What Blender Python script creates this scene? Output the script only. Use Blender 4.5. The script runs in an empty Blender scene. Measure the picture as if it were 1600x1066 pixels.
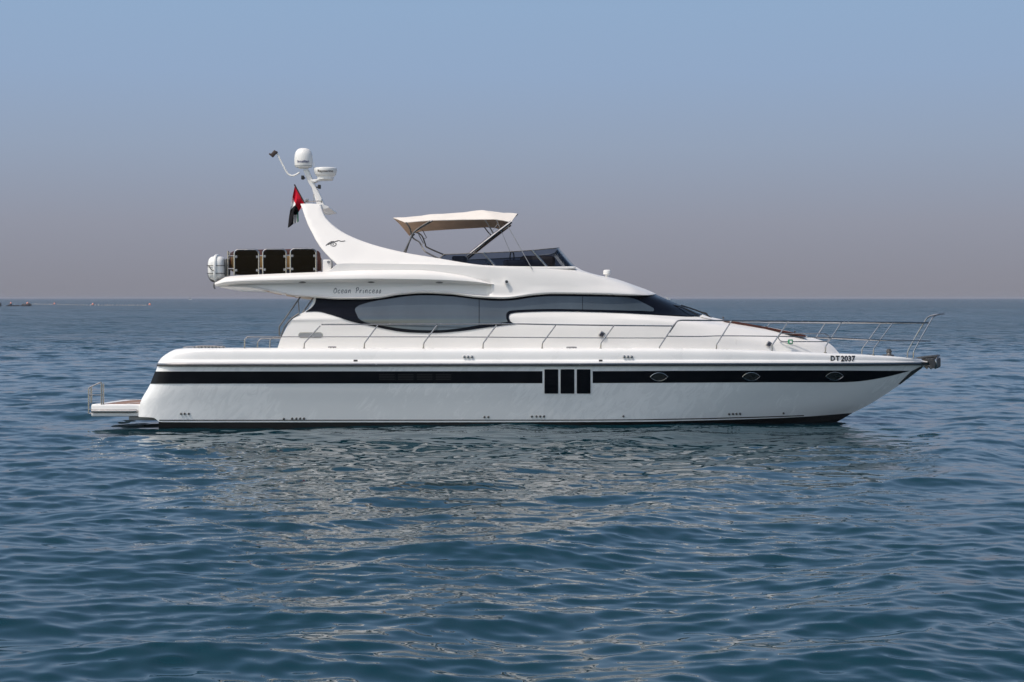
import bpy, bmesh, math, random
import numpy as np
from mathutils import Vector
from mathutils.bvhtree import BVHTree
from mathutils.geometry import delaunay_2d_cdt

random.seed(7)
SC = bpy.context.scene
COL = SC.collection

# ------------------------------------------------------------------ camera
F, D, H = 2600.0, 53.0, 3.93          # focal length in photo pixels, distance to the boat's centre line, eye height
HZ = 466.0                            # horizon row in the photo
CAM = Vector((0, -D, H))
cam = bpy.data.objects.new("camera", bpy.data.cameras.new("camera"))
COL.objects.link(cam)
cam.location = CAM
cam.rotation_euler = (math.radians(90), 0, 0)
cam.data.sensor_width = 36
cam.data.lens = F / 1600 * 36
cam.data.shift_y = -(533 - HZ) / 1600
cam.data.clip_start = 0.5
cam.data.clip_end = 80000
SC.camera = cam

# ------------------------------------------------------------------ light
GLARE = 2.1                                # how much brighter the hazy sky is on the sun's side
SKY = 0.12                                # sky strength
SUN_DIR = Vector((-0.45, -0.33, 0.83)).normalized()      # towards the sun
elev = math.asin(SUN_DIR.z)
azim = math.atan2(SUN_DIR.x, SUN_DIR.y)                  # from +Y towards +X
world = bpy.data.worlds.new("World")
SC.world = world
world.use_nodes = True
wn, wl = world.node_tree.nodes, world.node_tree.links
wn.clear()
w_out = wn.new("ShaderNodeOutputWorld")
w_bg = wn.new("ShaderNodeBackground")
w_sky = wn.new("ShaderNodeTexSky")
w_sky.sky_type = 'NISHITA'
w_sky.sun_disc = False
w_sky.sun_elevation = elev
w_sky.sun_rotation = azim
w_sky.air_density = 1.0
w_sky.dust_density = 1.5
w_sky.ozone_density = 1.5
w_bg.inputs["Strength"].default_value = SKY
# smog near the horizon: the sky's own colour is filtered by height
w_tc = wn.new("ShaderNodeTexCoord")
w_sep = wn.new("ShaderNodeSeparateXYZ")
w_mr = wn.new("ShaderNodeMapRange")
w_mr.inputs[1].default_value = 0.0
w_mr.inputs[2].default_value = 0.5
w_ramp = wn.new("ShaderNodeValToRGB")
el = w_ramp.color_ramp.elements
el[0].position = 0.0; el[0].color = (0.245, 0.243, 0.282, 1)
el[1].position = 0.345; el[1].color = (0.280, 0.405, 0.592, 1)
for p_, c_ in ((0.09, (0.285, 0.302, 0.370, 1)), (0.18, (0.295, 0.361, 0.480, 1)), (0.266, (0.287, 0.392, 0.565, 1)),
               (0.7, (0.15, 0.26, 0.47, 1)), (1.0, (0.10, 0.19, 0.37, 1))):
    e_ = el.new(p_); e_.color = c_
w_mix = wn.new("ShaderNodeMix"); w_mix.data_type = 'RGBA'
w_f = wn.new("ShaderNodeMapRange")
w_f.inputs[1].default_value = 0.22; w_f.inputs[2].default_value = 0.6
w_f.inputs[3].default_value = 1.0; w_f.inputs[4].default_value = 0.25
wl.new(w_tc.outputs["Generated"], w_sep.inputs[0])
wl.new(w_sep.outputs["Z"], w_mr.inputs[0])
wl.new(w_sep.outputs["Z"], w_f.inputs[0])
wl.new(w_mr.outputs[0], w_ramp.inputs[0])
# the smog veil is dull away from the sun and glares on the sun's side
w_dot = wn.new("ShaderNodeVectorMath"); w_dot.operation = 'DOT_PRODUCT'
w_dot.inputs[1].default_value = Vector((SUN_DIR.x, SUN_DIR.y, 0)).normalized()
w_side = wn.new("ShaderNodeMapRange"); w_side.interpolation_type = 'SMOOTHSTEP'
w_side.inputs[1].default_value = -0.15; w_side.inputs[2].default_value = 0.75
w_side.inputs[3].default_value = 1.0; w_side.inputs[4].default_value = 0.0
w_mul = wn.new("ShaderNodeMath"); w_mul.operation = 'MULTIPLY'
wl.new(w_tc.outputs["Generated"], w_dot.inputs[0])
wl.new(w_dot.outputs["Value"], w_side.inputs[0])
wl.new(w_f.outputs[0], w_mul.inputs[0]); wl.new(w_side.outputs[0], w_mul.inputs[1])
wl.new(w_mul.outputs[0], w_mix.inputs[0])
w_sc = wn.new("ShaderNodeVectorMath"); w_sc.operation = 'SCALE'; w_sc.inputs["Scale"].default_value = 1.0 / SKY
wl.new(w_ramp.outputs[0], w_sc.inputs[0])
w_gain = wn.new("ShaderNodeMapRange")
w_gain.inputs[1].default_value = 0.0; w_gain.inputs[2].default_value = 1.0
w_gain.inputs[3].default_value = GLARE; w_gain.inputs[4].default_value = 1.0
wl.new(w_side.outputs[0], w_gain.inputs[0])
w_warm = wn.new("ShaderNodeVectorMath"); w_warm.operation = 'MULTIPLY'      # dusty air
w_warm.inputs[1].default_value = (1.11, 1.0, 0.86)
wl.new(w_sky.outputs[0], w_warm.inputs[0])
w_sk2 = wn.new("ShaderNodeVectorMath"); w_sk2.operation = 'SCALE'
wl.new(w_warm.outputs[0], w_sk2.inputs[0]); wl.new(w_gain.outputs[0], w_sk2.inputs["Scale"])
wl.new(w_sk2.outputs[0], w_mix.inputs[6])
wl.new(w_sc.outputs[0], w_mix.inputs[7])
wl.new(w_mix.outputs[2], w_bg.inputs["Color"])
wl.new(w_bg.outputs[0], w_out.inputs[0])

sun = bpy.data.objects.new("sun", bpy.data.lights.new("sun", 'SUN'))
COL.objects.link(sun)
sun.data.energy = 2.3
sun.data.angle = math.radians(0.53)
sun.data.color = (1.0, 0.94, 0.85)
sun.rotation_euler = SUN_DIR.to_track_quat('Z', 'Y').to_euler()

vs = SC.view_settings
vs.view_transform = 'Standard'
vs.look = 'None'
vs.gamma = 1
vs.exposure = 0.0
SC.cycles.max_bounces = 8
SC.cycles.transparent_max_bounces = 12

# ------------------------------------------------------------------ materials
def mat(name, col, rough=0.4, metal=0.0, spec=0.5, coat=0.0, vary=0.0, vscale=3.0, bump=0.0, bscale=60.0, stretch=(1, 1, 1), ior=None):
    m = bpy.data.materials.new(name)
    m.use_nodes = True
    nt = m.node_tree
    b = nt.nodes["Principled BSDF"]
    b.inputs["Base Color"].default_value = (*col, 1)
    b.inputs["Roughness"].default_value = rough
    b.inputs["Metallic"].default_value = metal
    b.inputs["Specular IOR Level"].default_value = spec
    b.inputs["Coat Weight"].default_value = coat
    if ior: b.inputs["IOR"].default_value = ior
    if vary or bump:
        tc = nt.nodes.new("ShaderNodeTexCoord")
        mp = nt.nodes.new("ShaderNodeMapping")
        mp.inputs["Scale"].default_value = stretch
        nt.links.new(tc.outputs["Object"], mp.inputs[0])
    if vary:
        n = nt.nodes.new("ShaderNodeTexNoise")
        n.inputs["Scale"].default_value = vscale
        n.inputs["Detail"].default_value = 6
        nt.links.new(mp.outputs[0], n.inputs["Vector"])
        r = nt.nodes.new("ShaderNodeMapRange")
        r.inputs[1].default_value = 0.3; r.inputs[2].default_value = 0.7
        r.inputs[3].default_value = 1 - vary; r.inputs[4].default_value = 1 + vary * 0.3
        nt.links.new(n.outputs[0], r.inputs[0])
        mx = nt.nodes.new("ShaderNodeVectorMath"); mx.operation = 'SCALE'
        mx.inputs[0].default_value = col
        nt.links.new(r.outputs[0], mx.inputs["Scale"])
        nt.links.new(mx.outputs[0], b.inputs["Base Color"])
        rr = nt.nodes.new("ShaderNodeMapRange")
        rr.inputs[1].default_value = 0.3; rr.inputs[2].default_value = 0.7
        rr.inputs[3].default_value = rough * 0.8; rr.inputs[4].default_value = min(1, rough * 1.4)
        nt.links.new(n.outputs[0], rr.inputs[0])
        nt.links.new(rr.outputs[0], b.inputs["Roughness"])
    if bump:
        n2 = nt.nodes.new("ShaderNodeTexNoise")
        n2.inputs["Scale"].default_value = bscale
        n2.inputs["Detail"].default_value = 3
        nt.links.new(mp.outputs[0], n2.inputs["Vector"])
        bp = nt.nodes.new("ShaderNodeBump")
        bp.inputs["Strength"].default_value = bump
        bp.inputs["Distance"].default_value = 0.02
        nt.links.new(n2.outputs[0], bp.inputs["Height"])
        nt.links.new(bp.outputs[0], b.inputs["Normal"])
    return m

M = {}
M['gel'] = mat("white_gelcoat", (0.80, 0.79, 0.775), 0.3, vary=0.05, vscale=1.3, bump=0.05, bscale=1.6)
M['cream'] = mat("cream_gelcoat", (0.80, 0.775, 0.745), 0.34, vary=0.04, vscale=1.0, bump=0.04, bscale=1.2)
M['steel'] = mat("stainless_steel", (0.38, 0.37, 0.36), 0.2, metal=1.0, vary=0.1, vscale=8)
M['darksteel'] = mat("weathered_steel", (0.16, 0.155, 0.15), 0.42, metal=0.7, vary=0.4, vscale=9)
M['black'] = mat("black_gloss_paint", (0.004, 0.005, 0.010), 0.2, spec=0.10, vary=0.2, vscale=2)
M['blackhull'] = mat("black_hull_stripe", (0.004, 0.005, 0.008), 0.35, spec=0.15, vary=0.2, vscale=2)
M['rubber'] = mat("black_rubber", (0.012, 0.012, 0.013), 0.55)
M['antifoul'] = mat("black_antifouling", (0.012, 0.011, 0.011), 0.6, vary=0.4, vscale=5)
M['glass'] = mat("tinted_window_glass", (0.058, 0.075, 0.090), 0.08, spec=0.9, vary=0.25, vscale=0.9, stretch=(1, 1, 0.4))
M['hullglass'] = mat("dark_hull_glass", (0.004, 0.004, 0.006), 0.22, spec=0.25)
M['portglass'] = mat("porthole_glass", (0.03, 0.03, 0.03), 0.15, vary=0.6, vscale=8)
M['teak'] = mat("teak_planks", (0.29, 0.17, 0.12), 0.6, vary=0.35, vscale=6, stretch=(0.3, 6, 1))
M['wood'] = mat("varnished_wood", (0.085, 0.022, 0.014), 0.3, vary=0.4, vscale=5, stretch=(0.4, 1, 3))
M['tan'] = mat("tan_leather", (0.34, 0.20, 0.07), 0.5, vary=0.2, vscale=6)
M['canvas'] = mat("cream_canvas", (0.78, 0.72, 0.65), 0.85, spec=0.2, vary=0.05, vscale=3, bump=0.25, bscale=5)
M['canvas_shade'] = mat("shaded_canvas_underside", (0.46, 0.33, 0.24), 0.9, spec=0.1, vary=0.12, vscale=3, bump=0.2, bscale=7)  # canopy underside: same canvas, its shade and glow put into the colour
M['lit_ceiling'] = mat("warm_lit_ceiling", (0.58, 0.44, 0.34), 0.6, vary=0.1)  # ceiling tone with warm reflected light painted in
M['plastic'] = mat("white_plastic", (0.80, 0.79, 0.76), 0.35, vary=0.03)
M['grey'] = mat("grey_plastic", (0.25, 0.26, 0.27), 0.45, vary=0.15)
M['darkbrown'] = mat("dark_brown_metal", (0.05, 0.03, 0.022), 0.5)
M['ink'] = mat("black_lettering", (0.008, 0.008, 0.010), 0.4)
M['inkgrey'] = mat("grey_lettering", (0.10, 0.105, 0.125), 0.5)
M['inkblue'] = mat("navy_lettering", (0.02, 0.025, 0.12), 0.5)
M['green'] = mat("green_enamel", (0.01, 0.22, 0.09), 0.4)
M['flagred'] = mat("red_flag_cloth", (0.50, 0.012, 0.03), 0.85, spec=0.1, bump=0.2, bscale=40)
M['flaggreen'] = mat("green_flag_cloth", (0.0, 0.09, 0.05), 0.85, spec=0.1)
M['flagwhite'] = mat("white_flag_cloth", (0.75, 0.74, 0.74), 0.85, spec=0.1)
M['flagblack'] = mat("black_flag_cloth", (0.012, 0.011, 0.013), 0.85, spec=0.1)
M['buoy'] = mat("pink_buoy_plastic", (0.80, 0.30, 0.22), 0.5)
M['float'] = mat("pale_float_plastic", (0.75, 0.62, 0.50), 0.5)
M['rock'] = mat("dark_wet_rock", (0.05, 0.05, 0.055), 0.6, vary=0.4, vscale=2, bump=0.6, bscale=3)
M['cushion'] = mat("navy_cushion", (0.02, 0.022, 0.04), 0.8)

def smoked(name, tint, fac, rough=0.03, ior=1.5):
    m = bpy.data.materials.new(name); m.use_nodes = True
    nt = m.node_tree; nt.nodes.clear()
    o = nt.nodes.new("ShaderNodeOutputMaterial")
    t = nt.nodes.new("ShaderNodeBsdfTransparent"); t.inputs[0].default_value = (*tint, 1)
    g = nt.nodes.new("ShaderNodeBsdfGlossy"); g.inputs["Roughness"].default_value = rough
    fr = nt.nodes.new("ShaderNodeFresnel"); fr.inputs[0].default_value = ior
    ad = nt.nodes.new("ShaderNodeMath"); ad.operation = 'ADD'; ad.inputs[1].default_value = fac
    mx = nt.nodes.new("ShaderNodeMixShader")
    nt.links.new(fr.outputs[0], ad.inputs[0]); nt.links.new(ad.outputs[0], mx.inputs[0])
    nt.links.new(t.outputs[0], mx.inputs[1]); nt.links.new(g.outputs[0], mx.inputs[2])
    nt.links.new(mx.outputs[0], o.inputs[0])
    return m
M['smoke'] = smoked("smoked_windscreen", (0.24, 0.28, 0.35), 0.0, ior=1.22)
M['smokepanel'] = smoked("dark_smoked_acrylic", (0.006, 0.006, 0.009), 0.0, ior=1.2)

def hull_material():
    """white gelcoat with light thrown up by the sea painted in as pale slanted streaks"""
    m = mat("hull_gelcoat", (0.70, 0.70, 0.69), 0.26, bump=0.05, bscale=1.0)
    nt = m.node_tree; b = nt.nodes["Principled BSDF"]
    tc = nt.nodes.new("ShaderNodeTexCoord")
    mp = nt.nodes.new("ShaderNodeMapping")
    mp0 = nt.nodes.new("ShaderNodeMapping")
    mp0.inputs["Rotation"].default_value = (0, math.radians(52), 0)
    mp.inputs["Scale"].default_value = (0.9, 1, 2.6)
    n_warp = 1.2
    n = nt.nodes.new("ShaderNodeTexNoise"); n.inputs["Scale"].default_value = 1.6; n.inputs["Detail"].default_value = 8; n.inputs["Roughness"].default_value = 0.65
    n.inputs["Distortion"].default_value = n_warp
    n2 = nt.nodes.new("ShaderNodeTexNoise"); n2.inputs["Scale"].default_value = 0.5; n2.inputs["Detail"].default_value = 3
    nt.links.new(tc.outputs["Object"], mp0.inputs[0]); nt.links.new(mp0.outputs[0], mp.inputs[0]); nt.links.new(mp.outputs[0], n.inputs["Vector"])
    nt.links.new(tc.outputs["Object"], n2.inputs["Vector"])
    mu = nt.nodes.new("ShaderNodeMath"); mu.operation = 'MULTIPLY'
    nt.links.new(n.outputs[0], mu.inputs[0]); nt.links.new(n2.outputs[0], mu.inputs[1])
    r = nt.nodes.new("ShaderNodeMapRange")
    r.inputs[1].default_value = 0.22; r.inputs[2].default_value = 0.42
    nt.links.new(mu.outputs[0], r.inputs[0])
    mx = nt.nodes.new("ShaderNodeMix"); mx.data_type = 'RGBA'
    mx.inputs[6].default_value = (0.80, 0.805, 0.80, 1); mx.inputs[7].default_value = (0.91, 0.91, 0.90, 1)  # paler tone paints in the mottled light off the water
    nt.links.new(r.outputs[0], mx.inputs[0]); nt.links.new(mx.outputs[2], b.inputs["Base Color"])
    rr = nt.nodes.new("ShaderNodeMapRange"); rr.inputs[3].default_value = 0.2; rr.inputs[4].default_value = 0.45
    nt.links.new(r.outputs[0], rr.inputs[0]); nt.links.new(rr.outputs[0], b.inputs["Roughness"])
    return m
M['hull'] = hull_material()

# ------------------------------------------------------------------ geometry helpers
def P(px, py, y=0.0):
    """the point at depth y that the photo shows at (px, py)"""
    d = D + y
    return Vector(((px - 800) / F * d, y, H - (py - HZ) / F * d))

HEEL = 0.028                             # the boat leans about 1.6 degrees away from the viewer
def mirror(v):
    return Vector((v.x, -v.y, v.z + 2 * HEEL * v.y))

def pchip(xs, ys):
    xs = np.asarray(xs, float); ys = np.asarray(ys, float)
    h = np.diff(xs); dl = np.diff(ys) / h
    n = len(xs); d = np.zeros(n)
    if n == 2:
        d[:] = dl[0]
    else:
        for k in range(1, n - 1):
            if dl[k - 1] * dl[k] > 0:
                w1 = 2 * h[k] + h[k - 1]; w2 = h[k] + 2 * h[k - 1]
                d[k] = (w1 + w2) / (w1 / dl[k - 1] + w2 / dl[k])
        d[0] = dl[0]; d[-1] = dl[-1]
    def f(x):
        k = int(min(max(np.searchsorted(xs, x) - 1, 0), n - 2))
        t = (x - xs[k]) / h[k]
        t = min(max(t, 0.0), 1.0)
        return float((2*t**3-3*t**2+1)*ys[k] + (t**3-2*t**2+t)*h[k]*d[k] + (-2*t**3+3*t**2)*ys[k+1] + (t**3-t**2)*h[k]*d[k+1])
    return f

def row(pts):
    """pts: (px, py, half breadth) -> sampled curve s in 0..1"""
    xs = [p[0] for p in pts]
    fy = pchip(xs, [p[1] for p in pts]); fb = pchip(xs, [p[2] for p in pts])
    x0, x1 = xs[0], xs[-1]
    def f(s):
        x = x0 + (x1 - x0) * s
        return P(x, fy(x), -fb(x))
    return f

def finish(bm, name, m, parent=None, smooth=True, sharp=35, recalc=True):
    if recalc:
        bmesh.ops.recalc_face_normals(bm, faces=bm.faces)
    if smooth:
        lim = math.radians(sharp)
        for f in bm.faces: f.smooth = True
        for e in bm.edges:
            if len(e.link_faces) == 2 and e.calc_face_angle(0) > lim: e.smooth = False
    me = bpy.data.meshes.new(name)
    bm.to_mesh(me); bm.free()
    for mm in (m if isinstance(m, (list, tuple)) else [m]): me.materials.append(mm)
    o = bpy.data.objects.new(name, me)
    COL.objects.link(o)
    if parent is not None: o.parent = parent
    return o

def tag(o, label=None, cat=None, group=None, kind=None):
    if label: o["label"] = label
    if cat: o["category"] = cat
    if group: o["group"] = group
    if kind: o["kind"] = kind
    return o

def empty(name, loc, label, cat, group=None):
    o = bpy.data.objects.new(name, None)
    COL.objects.link(o); o.location = loc; o.empty_display_size = 0.2
    return tag(o, label, cat, group)

def loft(rows, n=160, sub=3, caps=True, bridge_top=True, bridge_bottom=True, matf=None):
    """rows of the near side from bottom to top, mirrored to the far side, closed"""
    bm = bmesh.new()
    R = len(rows)
    ss = [0.5 - 0.5 * math.cos(math.pi * i / n) for i in range(n + 1)]
    ss = [0.6 * a + 0.4 * (i / n) for i, a in enumerate(ss)]
    near = []
    for s in ss:
        base = [rows[r](s) for r in range(R)]
        fx = pchip(range(R), [v.x for v in base]); fy = pchip(range(R), [v.y for v in base]); fz = pchip(range(R), [v.z for v in base])
        line = []
        for r in range(R - 1):
            for k in range(sub):
                q = r + k / sub
                line.append(Vector((fx(q), fy(q), fz(q))))
        line.append(base[-1])
        near.append(line)
    A = [[bm.verts.new(v) for v in l] for l in near]
    B = [[bm.verts.new(mirror(v)) for v in l] for l in near]
    K = len(near[0])
    for i in range(n):
        for k in range(K - 1):
            f = bm.faces.new((A[i][k], A[i+1][k], A[i+1][k+1], A[i][k+1]))
            g = bm.faces.new((B[i][k], B[i][k+1], B[i+1][k+1], B[i+1][k]))
            if matf:
                mi = matf(k / sub, (near[i][k].x + near[i+1][k].x) / 2)
                f.material_index = mi; g.material_index = mi
        if bridge_top:
            bm.faces.new((A[i][K-1], A[i+1][K-1], B[i+1][K-1], B[i][K-1]))
        if bridge_bottom:
            bm.faces.new((A[i][0], B[i][0], B[i+1][0], A[i+1][0]))
    if caps:
        for i in (0, n):
            for k in range(K - 1):
                try: bm.faces.new((A[i][k], A[i][k+1], B[i][k+1], B[i][k]))
                except ValueError: pass
    bmesh.ops.remove_doubles(bm, verts=bm.verts, dist=0.002)
    bmesh.ops.dissolve_degenerate(bm, edges=bm.edges, dist=0.0005)
    return bm

def bvh_of(*objs):
    vs_, ps_ = [], []
    for o in objs:
        b = len(vs_)
        vs_.extend(v.co.copy() for v in o.data.vertices)
        ps_.extend(tuple(b + i for i in p.vertices) for p in o.data.polygons)
    return BVHTree.FromPolygons(vs_, ps_)

def onto(bvh, off, ydef=-2.2):
    """photo point -> point on a body's near surface, off metres proud of it"""
    def f(px, py):
        d = Vector(((px - 800) / F, 1, -(py - HZ) / F)).normalized()
        loc, nor, _, _ = bvh.ray_cast(CAM, d)
        if loc is None:
            q = P(px, py, ydef)
            loc, nor, _, _ = bvh.find_nearest(q)
        if nor.dot(d) > 0: nor = -nor
        return loc + nor * off
    return f

def densify(poly, step):
    out = []
    for i, a in enumerate(poly):
        b = poly[(i + 1) % len(poly)]
        L = math.hypot(b[0]-a[0], b[1]-a[1]); k = max(1, int(L / step))
        for j in range(k):
            t = j / k
            out.append((a[0] + (b[0]-a[0]) * t, a[1] + (b[1]-a[1]) * t))
    return out

def inside(p, poly):
    x, y = p; c = False
    for i in range(len(poly)):
        x1, y1 = poly[i]; x2, y2 = poly[i-1]
        if (y1 > y) != (y2 > y) and x < (x2-x1) * (y-y1) / (y2-y1) + x1: c = not c
    return c

def area2(poly):
    return sum(poly[i-1][0]*poly[i][1] - poly[i][0]*poly[i-1][1] for i in range(len(poly)))

def shrink(poly, d):
    s = 1 if area2(poly) > 0 else -1
    out = []; n = len(poly)
    for i in range(n):
        a, b, c = poly[i-1], poly[i], poly[(i+1) % n]
        e1 = Vector((b[0]-a[0], b[1]-a[1])); e2 = Vector((c[0]-b[0], c[1]-b[1]))
        if e1.length < 1e-6 or e2.length < 1e-6: out.append(b); continue
        e1.normalize(); e2.normalize()
        nn = Vector((-e1.y - e2.y, e1.x + e2.x)) * s
        if nn.length < 1e-4: out.append(b); continue
        nn.normalize()
        k = d / max(0.5, nn.dot(Vector((-e1.y, e1.x)) * s))
        out.append((b[0] + nn.x * k, b[1] + nn.y * k))
    return out

def smooth_poly(poly, it=1):
    for _ in range(it):
        out = []
        for i, a in enumerate(poly):
            b = poly[(i + 1) % len(poly)]
            out += [(a[0]*.75+b[0]*.25, a[1]*.75+b[1]*.25), (a[0]*.25+b[0]*.75, a[1]*.25+b[1]*.75)]
        poly = out
    return poly

def curve_pts(pts, n=8):
    """open Catmull-Rom through 2D points"""
    out = []
    for i in range(len(pts) - 1):
        p0 = pts[max(i-1, 0)]; p1 = pts[i]; p2 = pts[i+1]; p3 = pts[min(i+2, len(pts)-1)]
        for k in range(n):
            t = k / n
            out.append(tuple(0.5*((2*p1[j]) + (-p0[j]+p2[j])*t + (2*p0[j]-5*p1[j]+4*p2[j]-p3[j])*t*t + (-p0[j]+3*p1[j]-3*p2[j]+p3[j])*t**3) for j in range(len(p1))))
    out.append(tuple(pts[-1]))
    return out

def plate(poly, pt, thick=0.02, grid=6.0, step=3.0, bevel=0.0, bdepth=0.03, bm=None, back=Vector((0, 1, 0))):
    """a plate with this outline whose front follows pt(px, py); real thickness behind it"""
    bm = bm or bmesh.new()
    ring = densify(poly, step)
    core = shrink(ring, bevel) if bevel else ring
    xs = [p[0] for p in core]; ys = [p[1] for p in core]
    pts = list(core)
    seg = np.array(core); nxt = np.roll(seg, -1, axis=0)
    x = min(xs) + grid / 2
    while x < max(xs):
        y = min(ys) + grid / 2
        while y < max(ys):
            if inside((x, y), core):
                q = np.array((x, y)); ab = nxt - seg
                tt = np.clip(((q - seg) * ab).sum(1) / np.maximum((ab * ab).sum(1), 1e-9), 0, 1)
                if np.sqrt((((seg + ab * tt[:, None]) - q) ** 2).sum(1).min()) > grid * 0.45: pts.append((x, y))
            y += grid
        x += grid
    res = delaunay_2d_cdt([Vector(p) for p in pts], [], [list(range(len(core)))], 1, 1e-5)
    vv, ff = res[0], res[2]
    V = [bm.verts.new(pt(v.x, v.y)) for v in vv]
    for f in ff:
        try: bm.faces.new([V[i] for i in f])
        except ValueError: pass
    # rim from boundary of the triangulated front
    orig = res[3]
    loop = {}
    for i, o in enumerate(orig):
        for k in o:
            if k < len(core): loop[k] = V[i]
    L = [loop.get(k) for k in range(len(core))]
    prev = L
    if bevel:
        for w in (0.35, 0.75, 1.0):
            cur = []
            for k in range(len(core)):
                a, b = core[k], ring[k]
                e = math.sin(w * math.pi / 2)
                q = pt(a[0]+(b[0]-a[0])*e, a[1]+(b[1]-a[1])*e) + back * bdepth * (1 - math.cos(w * math.pi / 2))
                cur.append(bm.verts.new(q))
            for k in range(len(core)):
                j = (k + 1) % len(core)
                if prev[k] and prev[j] and prev[k] is not prev[j]: bm.faces.new((prev[k], prev[j], cur[j], cur[k]))
            prev = cur
    bk = [bm.verts.new(v.co + back * thick) if v else None for v in prev]
    for k in range(len(core)):
        j = (k + 1) % len(core)
        if prev[k] and prev[j] and prev[k] is not prev[j]:
            try: bm.faces.new((prev[k], prev[j], bk[j], bk[k]))
            except ValueError: pass
    if thick > 0.04:
        bb = [b for b in bk if b]
        B2 = [bm.verts.new(v.co + back * (thick + bdepth)) for v in V[:0]]
        # close the back with the same triangulation
        mp = {}
        for i, v in enumerate(V):
            mp[v] = None
        for k in range(len(core)):
            if L[k]: mp[L[k]] = bk[k]
        for v in V:
            if mp[v] is None: mp[v] = bm.verts.new(v.co + back * (thick + (bdepth if bevel else 0)))
        for f in ff:
            try: bm.faces.new([mp[V[i]] for i in reversed(f)])
            except ValueError: pass
    return bm

def tube(pts, r, bm=None, n=8, taper=None, closed=False):
    bm = bm or bmesh.new()
    pts = [Vector(p) for p in pts]
    pts = [p for i, p in enumerate(pts) if i == 0 or (p - pts[i-1]).length > 1e-5]
    rings = []
    t0 = (pts[1] - pts[0]).normalized()
    up = Vector((0, 1, 0)) if abs(t0.y) < 0.9 else Vector((1, 0, 0))
    nrm = (up - t0 * up.dot(t0)).normalized()
    for i, p in enumerate(pts):
        a = pts[i-1] if (i > 0 or closed) else pts[i]
        b = pts[(i+1) % len(pts)] if (i < len(pts)-1 or closed) else pts[i]
        t = (b - a).normalized()
        nrm = (nrm - t * nrm.dot(t))
        nrm = nrm.normalized() if nrm.length > 1e-6 else t.orthogonal().normalized()
        bi = t.cross(nrm)
        rad = r if taper is None else r * taper(i / (len(pts)-1))
        rings.append([bm.verts.new(p + (nrm * math.cos(2*math.pi*k/n) + bi * math.sin(2*math.pi*k/n)) * rad) for k in range(n)])
    m_ = len(rings)
    for i in range(m_ if closed else m_ - 1):
        a, b = rings[i], rings[(i+1) % m_]
        for k in range(n):
            bm.faces.new((a[k], a[(k+1) % n], b[(k+1) % n], b[k]))
    if not closed:
        bm.faces.new(rings[0][::-1]); bm.faces.new(rings[-1])
    return bm

def ptube(pts, r, y=None, bm=None, curve=True, n=8, taper=None):
    """tube through photo points (px, py[, y])"""
    q = [(p[0], p[1], p[2] if len(p) > 2 else y) for p in pts]
    if curve and len(q) > 2: q = curve_pts(q, 6)
    return tube([P(*p) for p in q], r, bm, n, taper)

def bend(pts, r=3.0):
    """round the corners of a polyline (px, py, y)"""
    out = [pts[0]]
    for i in range(1, len(pts) - 1):
        a, b, c = Vector(pts[i-1]), Vector(pts[i]), Vector(pts[i+1])
        la, lc = (a-b).length, (c-b).length
        k = min(r, la * .45, lc * .45)
        p, q = b + (a-b) * (k/la), b + (c-b) * (k/lc)
        for j in range(6):
            t = j / 5
            out.append(tuple(p*(1-t)**2 + b*2*t*(1-t) + q*t*t))
    out.append(pts[-1])
    return out

def lathe(cx, y, prof, bm=None, n=40, sy=1.0):
    """prof: (radius px, py) from the bottom up, about the vertical axis at photo column cx, depth y"""
    bm = bm or bmesh.new()
    c = P(cx, HZ, y)
    k = (D + y) / F
    rings = []
    for r, py in prof:
        z = H - (py - HZ) * k
        rings.append([bm.verts.new((c.x + math.cos(2*math.pi*i/n)*r*k, y + math.sin(2*math.pi*i/n)*r*k*sy, z)) for i in range(n)])
    for a, b in zip(rings, rings[1:]):
        for i in range(n): bm.faces.new((a[i], a[(i+1)%n], b[(i+1)%n], b[i]))
    bm.faces.new(rings[0][::-1]); bm.faces.new(rings[-1])
    return bm

def box(c, size, bm=None, bev=0.0, rotz=0.0, roty=0.0, seg=3):
    bm2 = bmesh.new()
    bmesh.ops.create_cube(bm2, size=1)
    for v in bm2.verts: v.co = Vector((v.co.x*size[0], v.co.y*size[1], v.co.z*size[2]))
    if bev: bmesh.ops.bevel(bm2, geom=list(bm2.edges), offset=bev, segments=seg, profile=0.5, affect='EDGES')
    ca, sa = math.cos(roty), math.sin(roty); cz, sz = math.cos(rotz), math.sin(rotz)
    for v in bm2.verts:
        x, y, z = v.co
        x, z = x*ca + z*sa, -x*sa + z*ca
        x, y = x*cz - y*sz, x*sz + y*cz
        v.co = Vector((x, y, z)) + Vector(c)
    if bm is None: return bm2
    me = bpy.data.meshes.new("tmp"); bm2.to_mesh(me); bm2.free(); bm.from_mesh(me); bpy.data.meshes.remove(me)
    return bm

def pbox(x0, y0, x1, y1, ynear, yfar, bm=None, bev=0.02, seg=3):
    """box whose front face fills the photo rectangle at depth ynear"""
    a, b = P(x0, y0, ynear), P(x1, y1, ynear)
    return box(((a.x+b.x)/2, (ynear+yfar)/2, (a.z+b.z)/2), (abs(b.x-a.x), abs(yfar-ynear), abs(a.z-b.z)), bm, bev, seg=seg)

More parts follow.
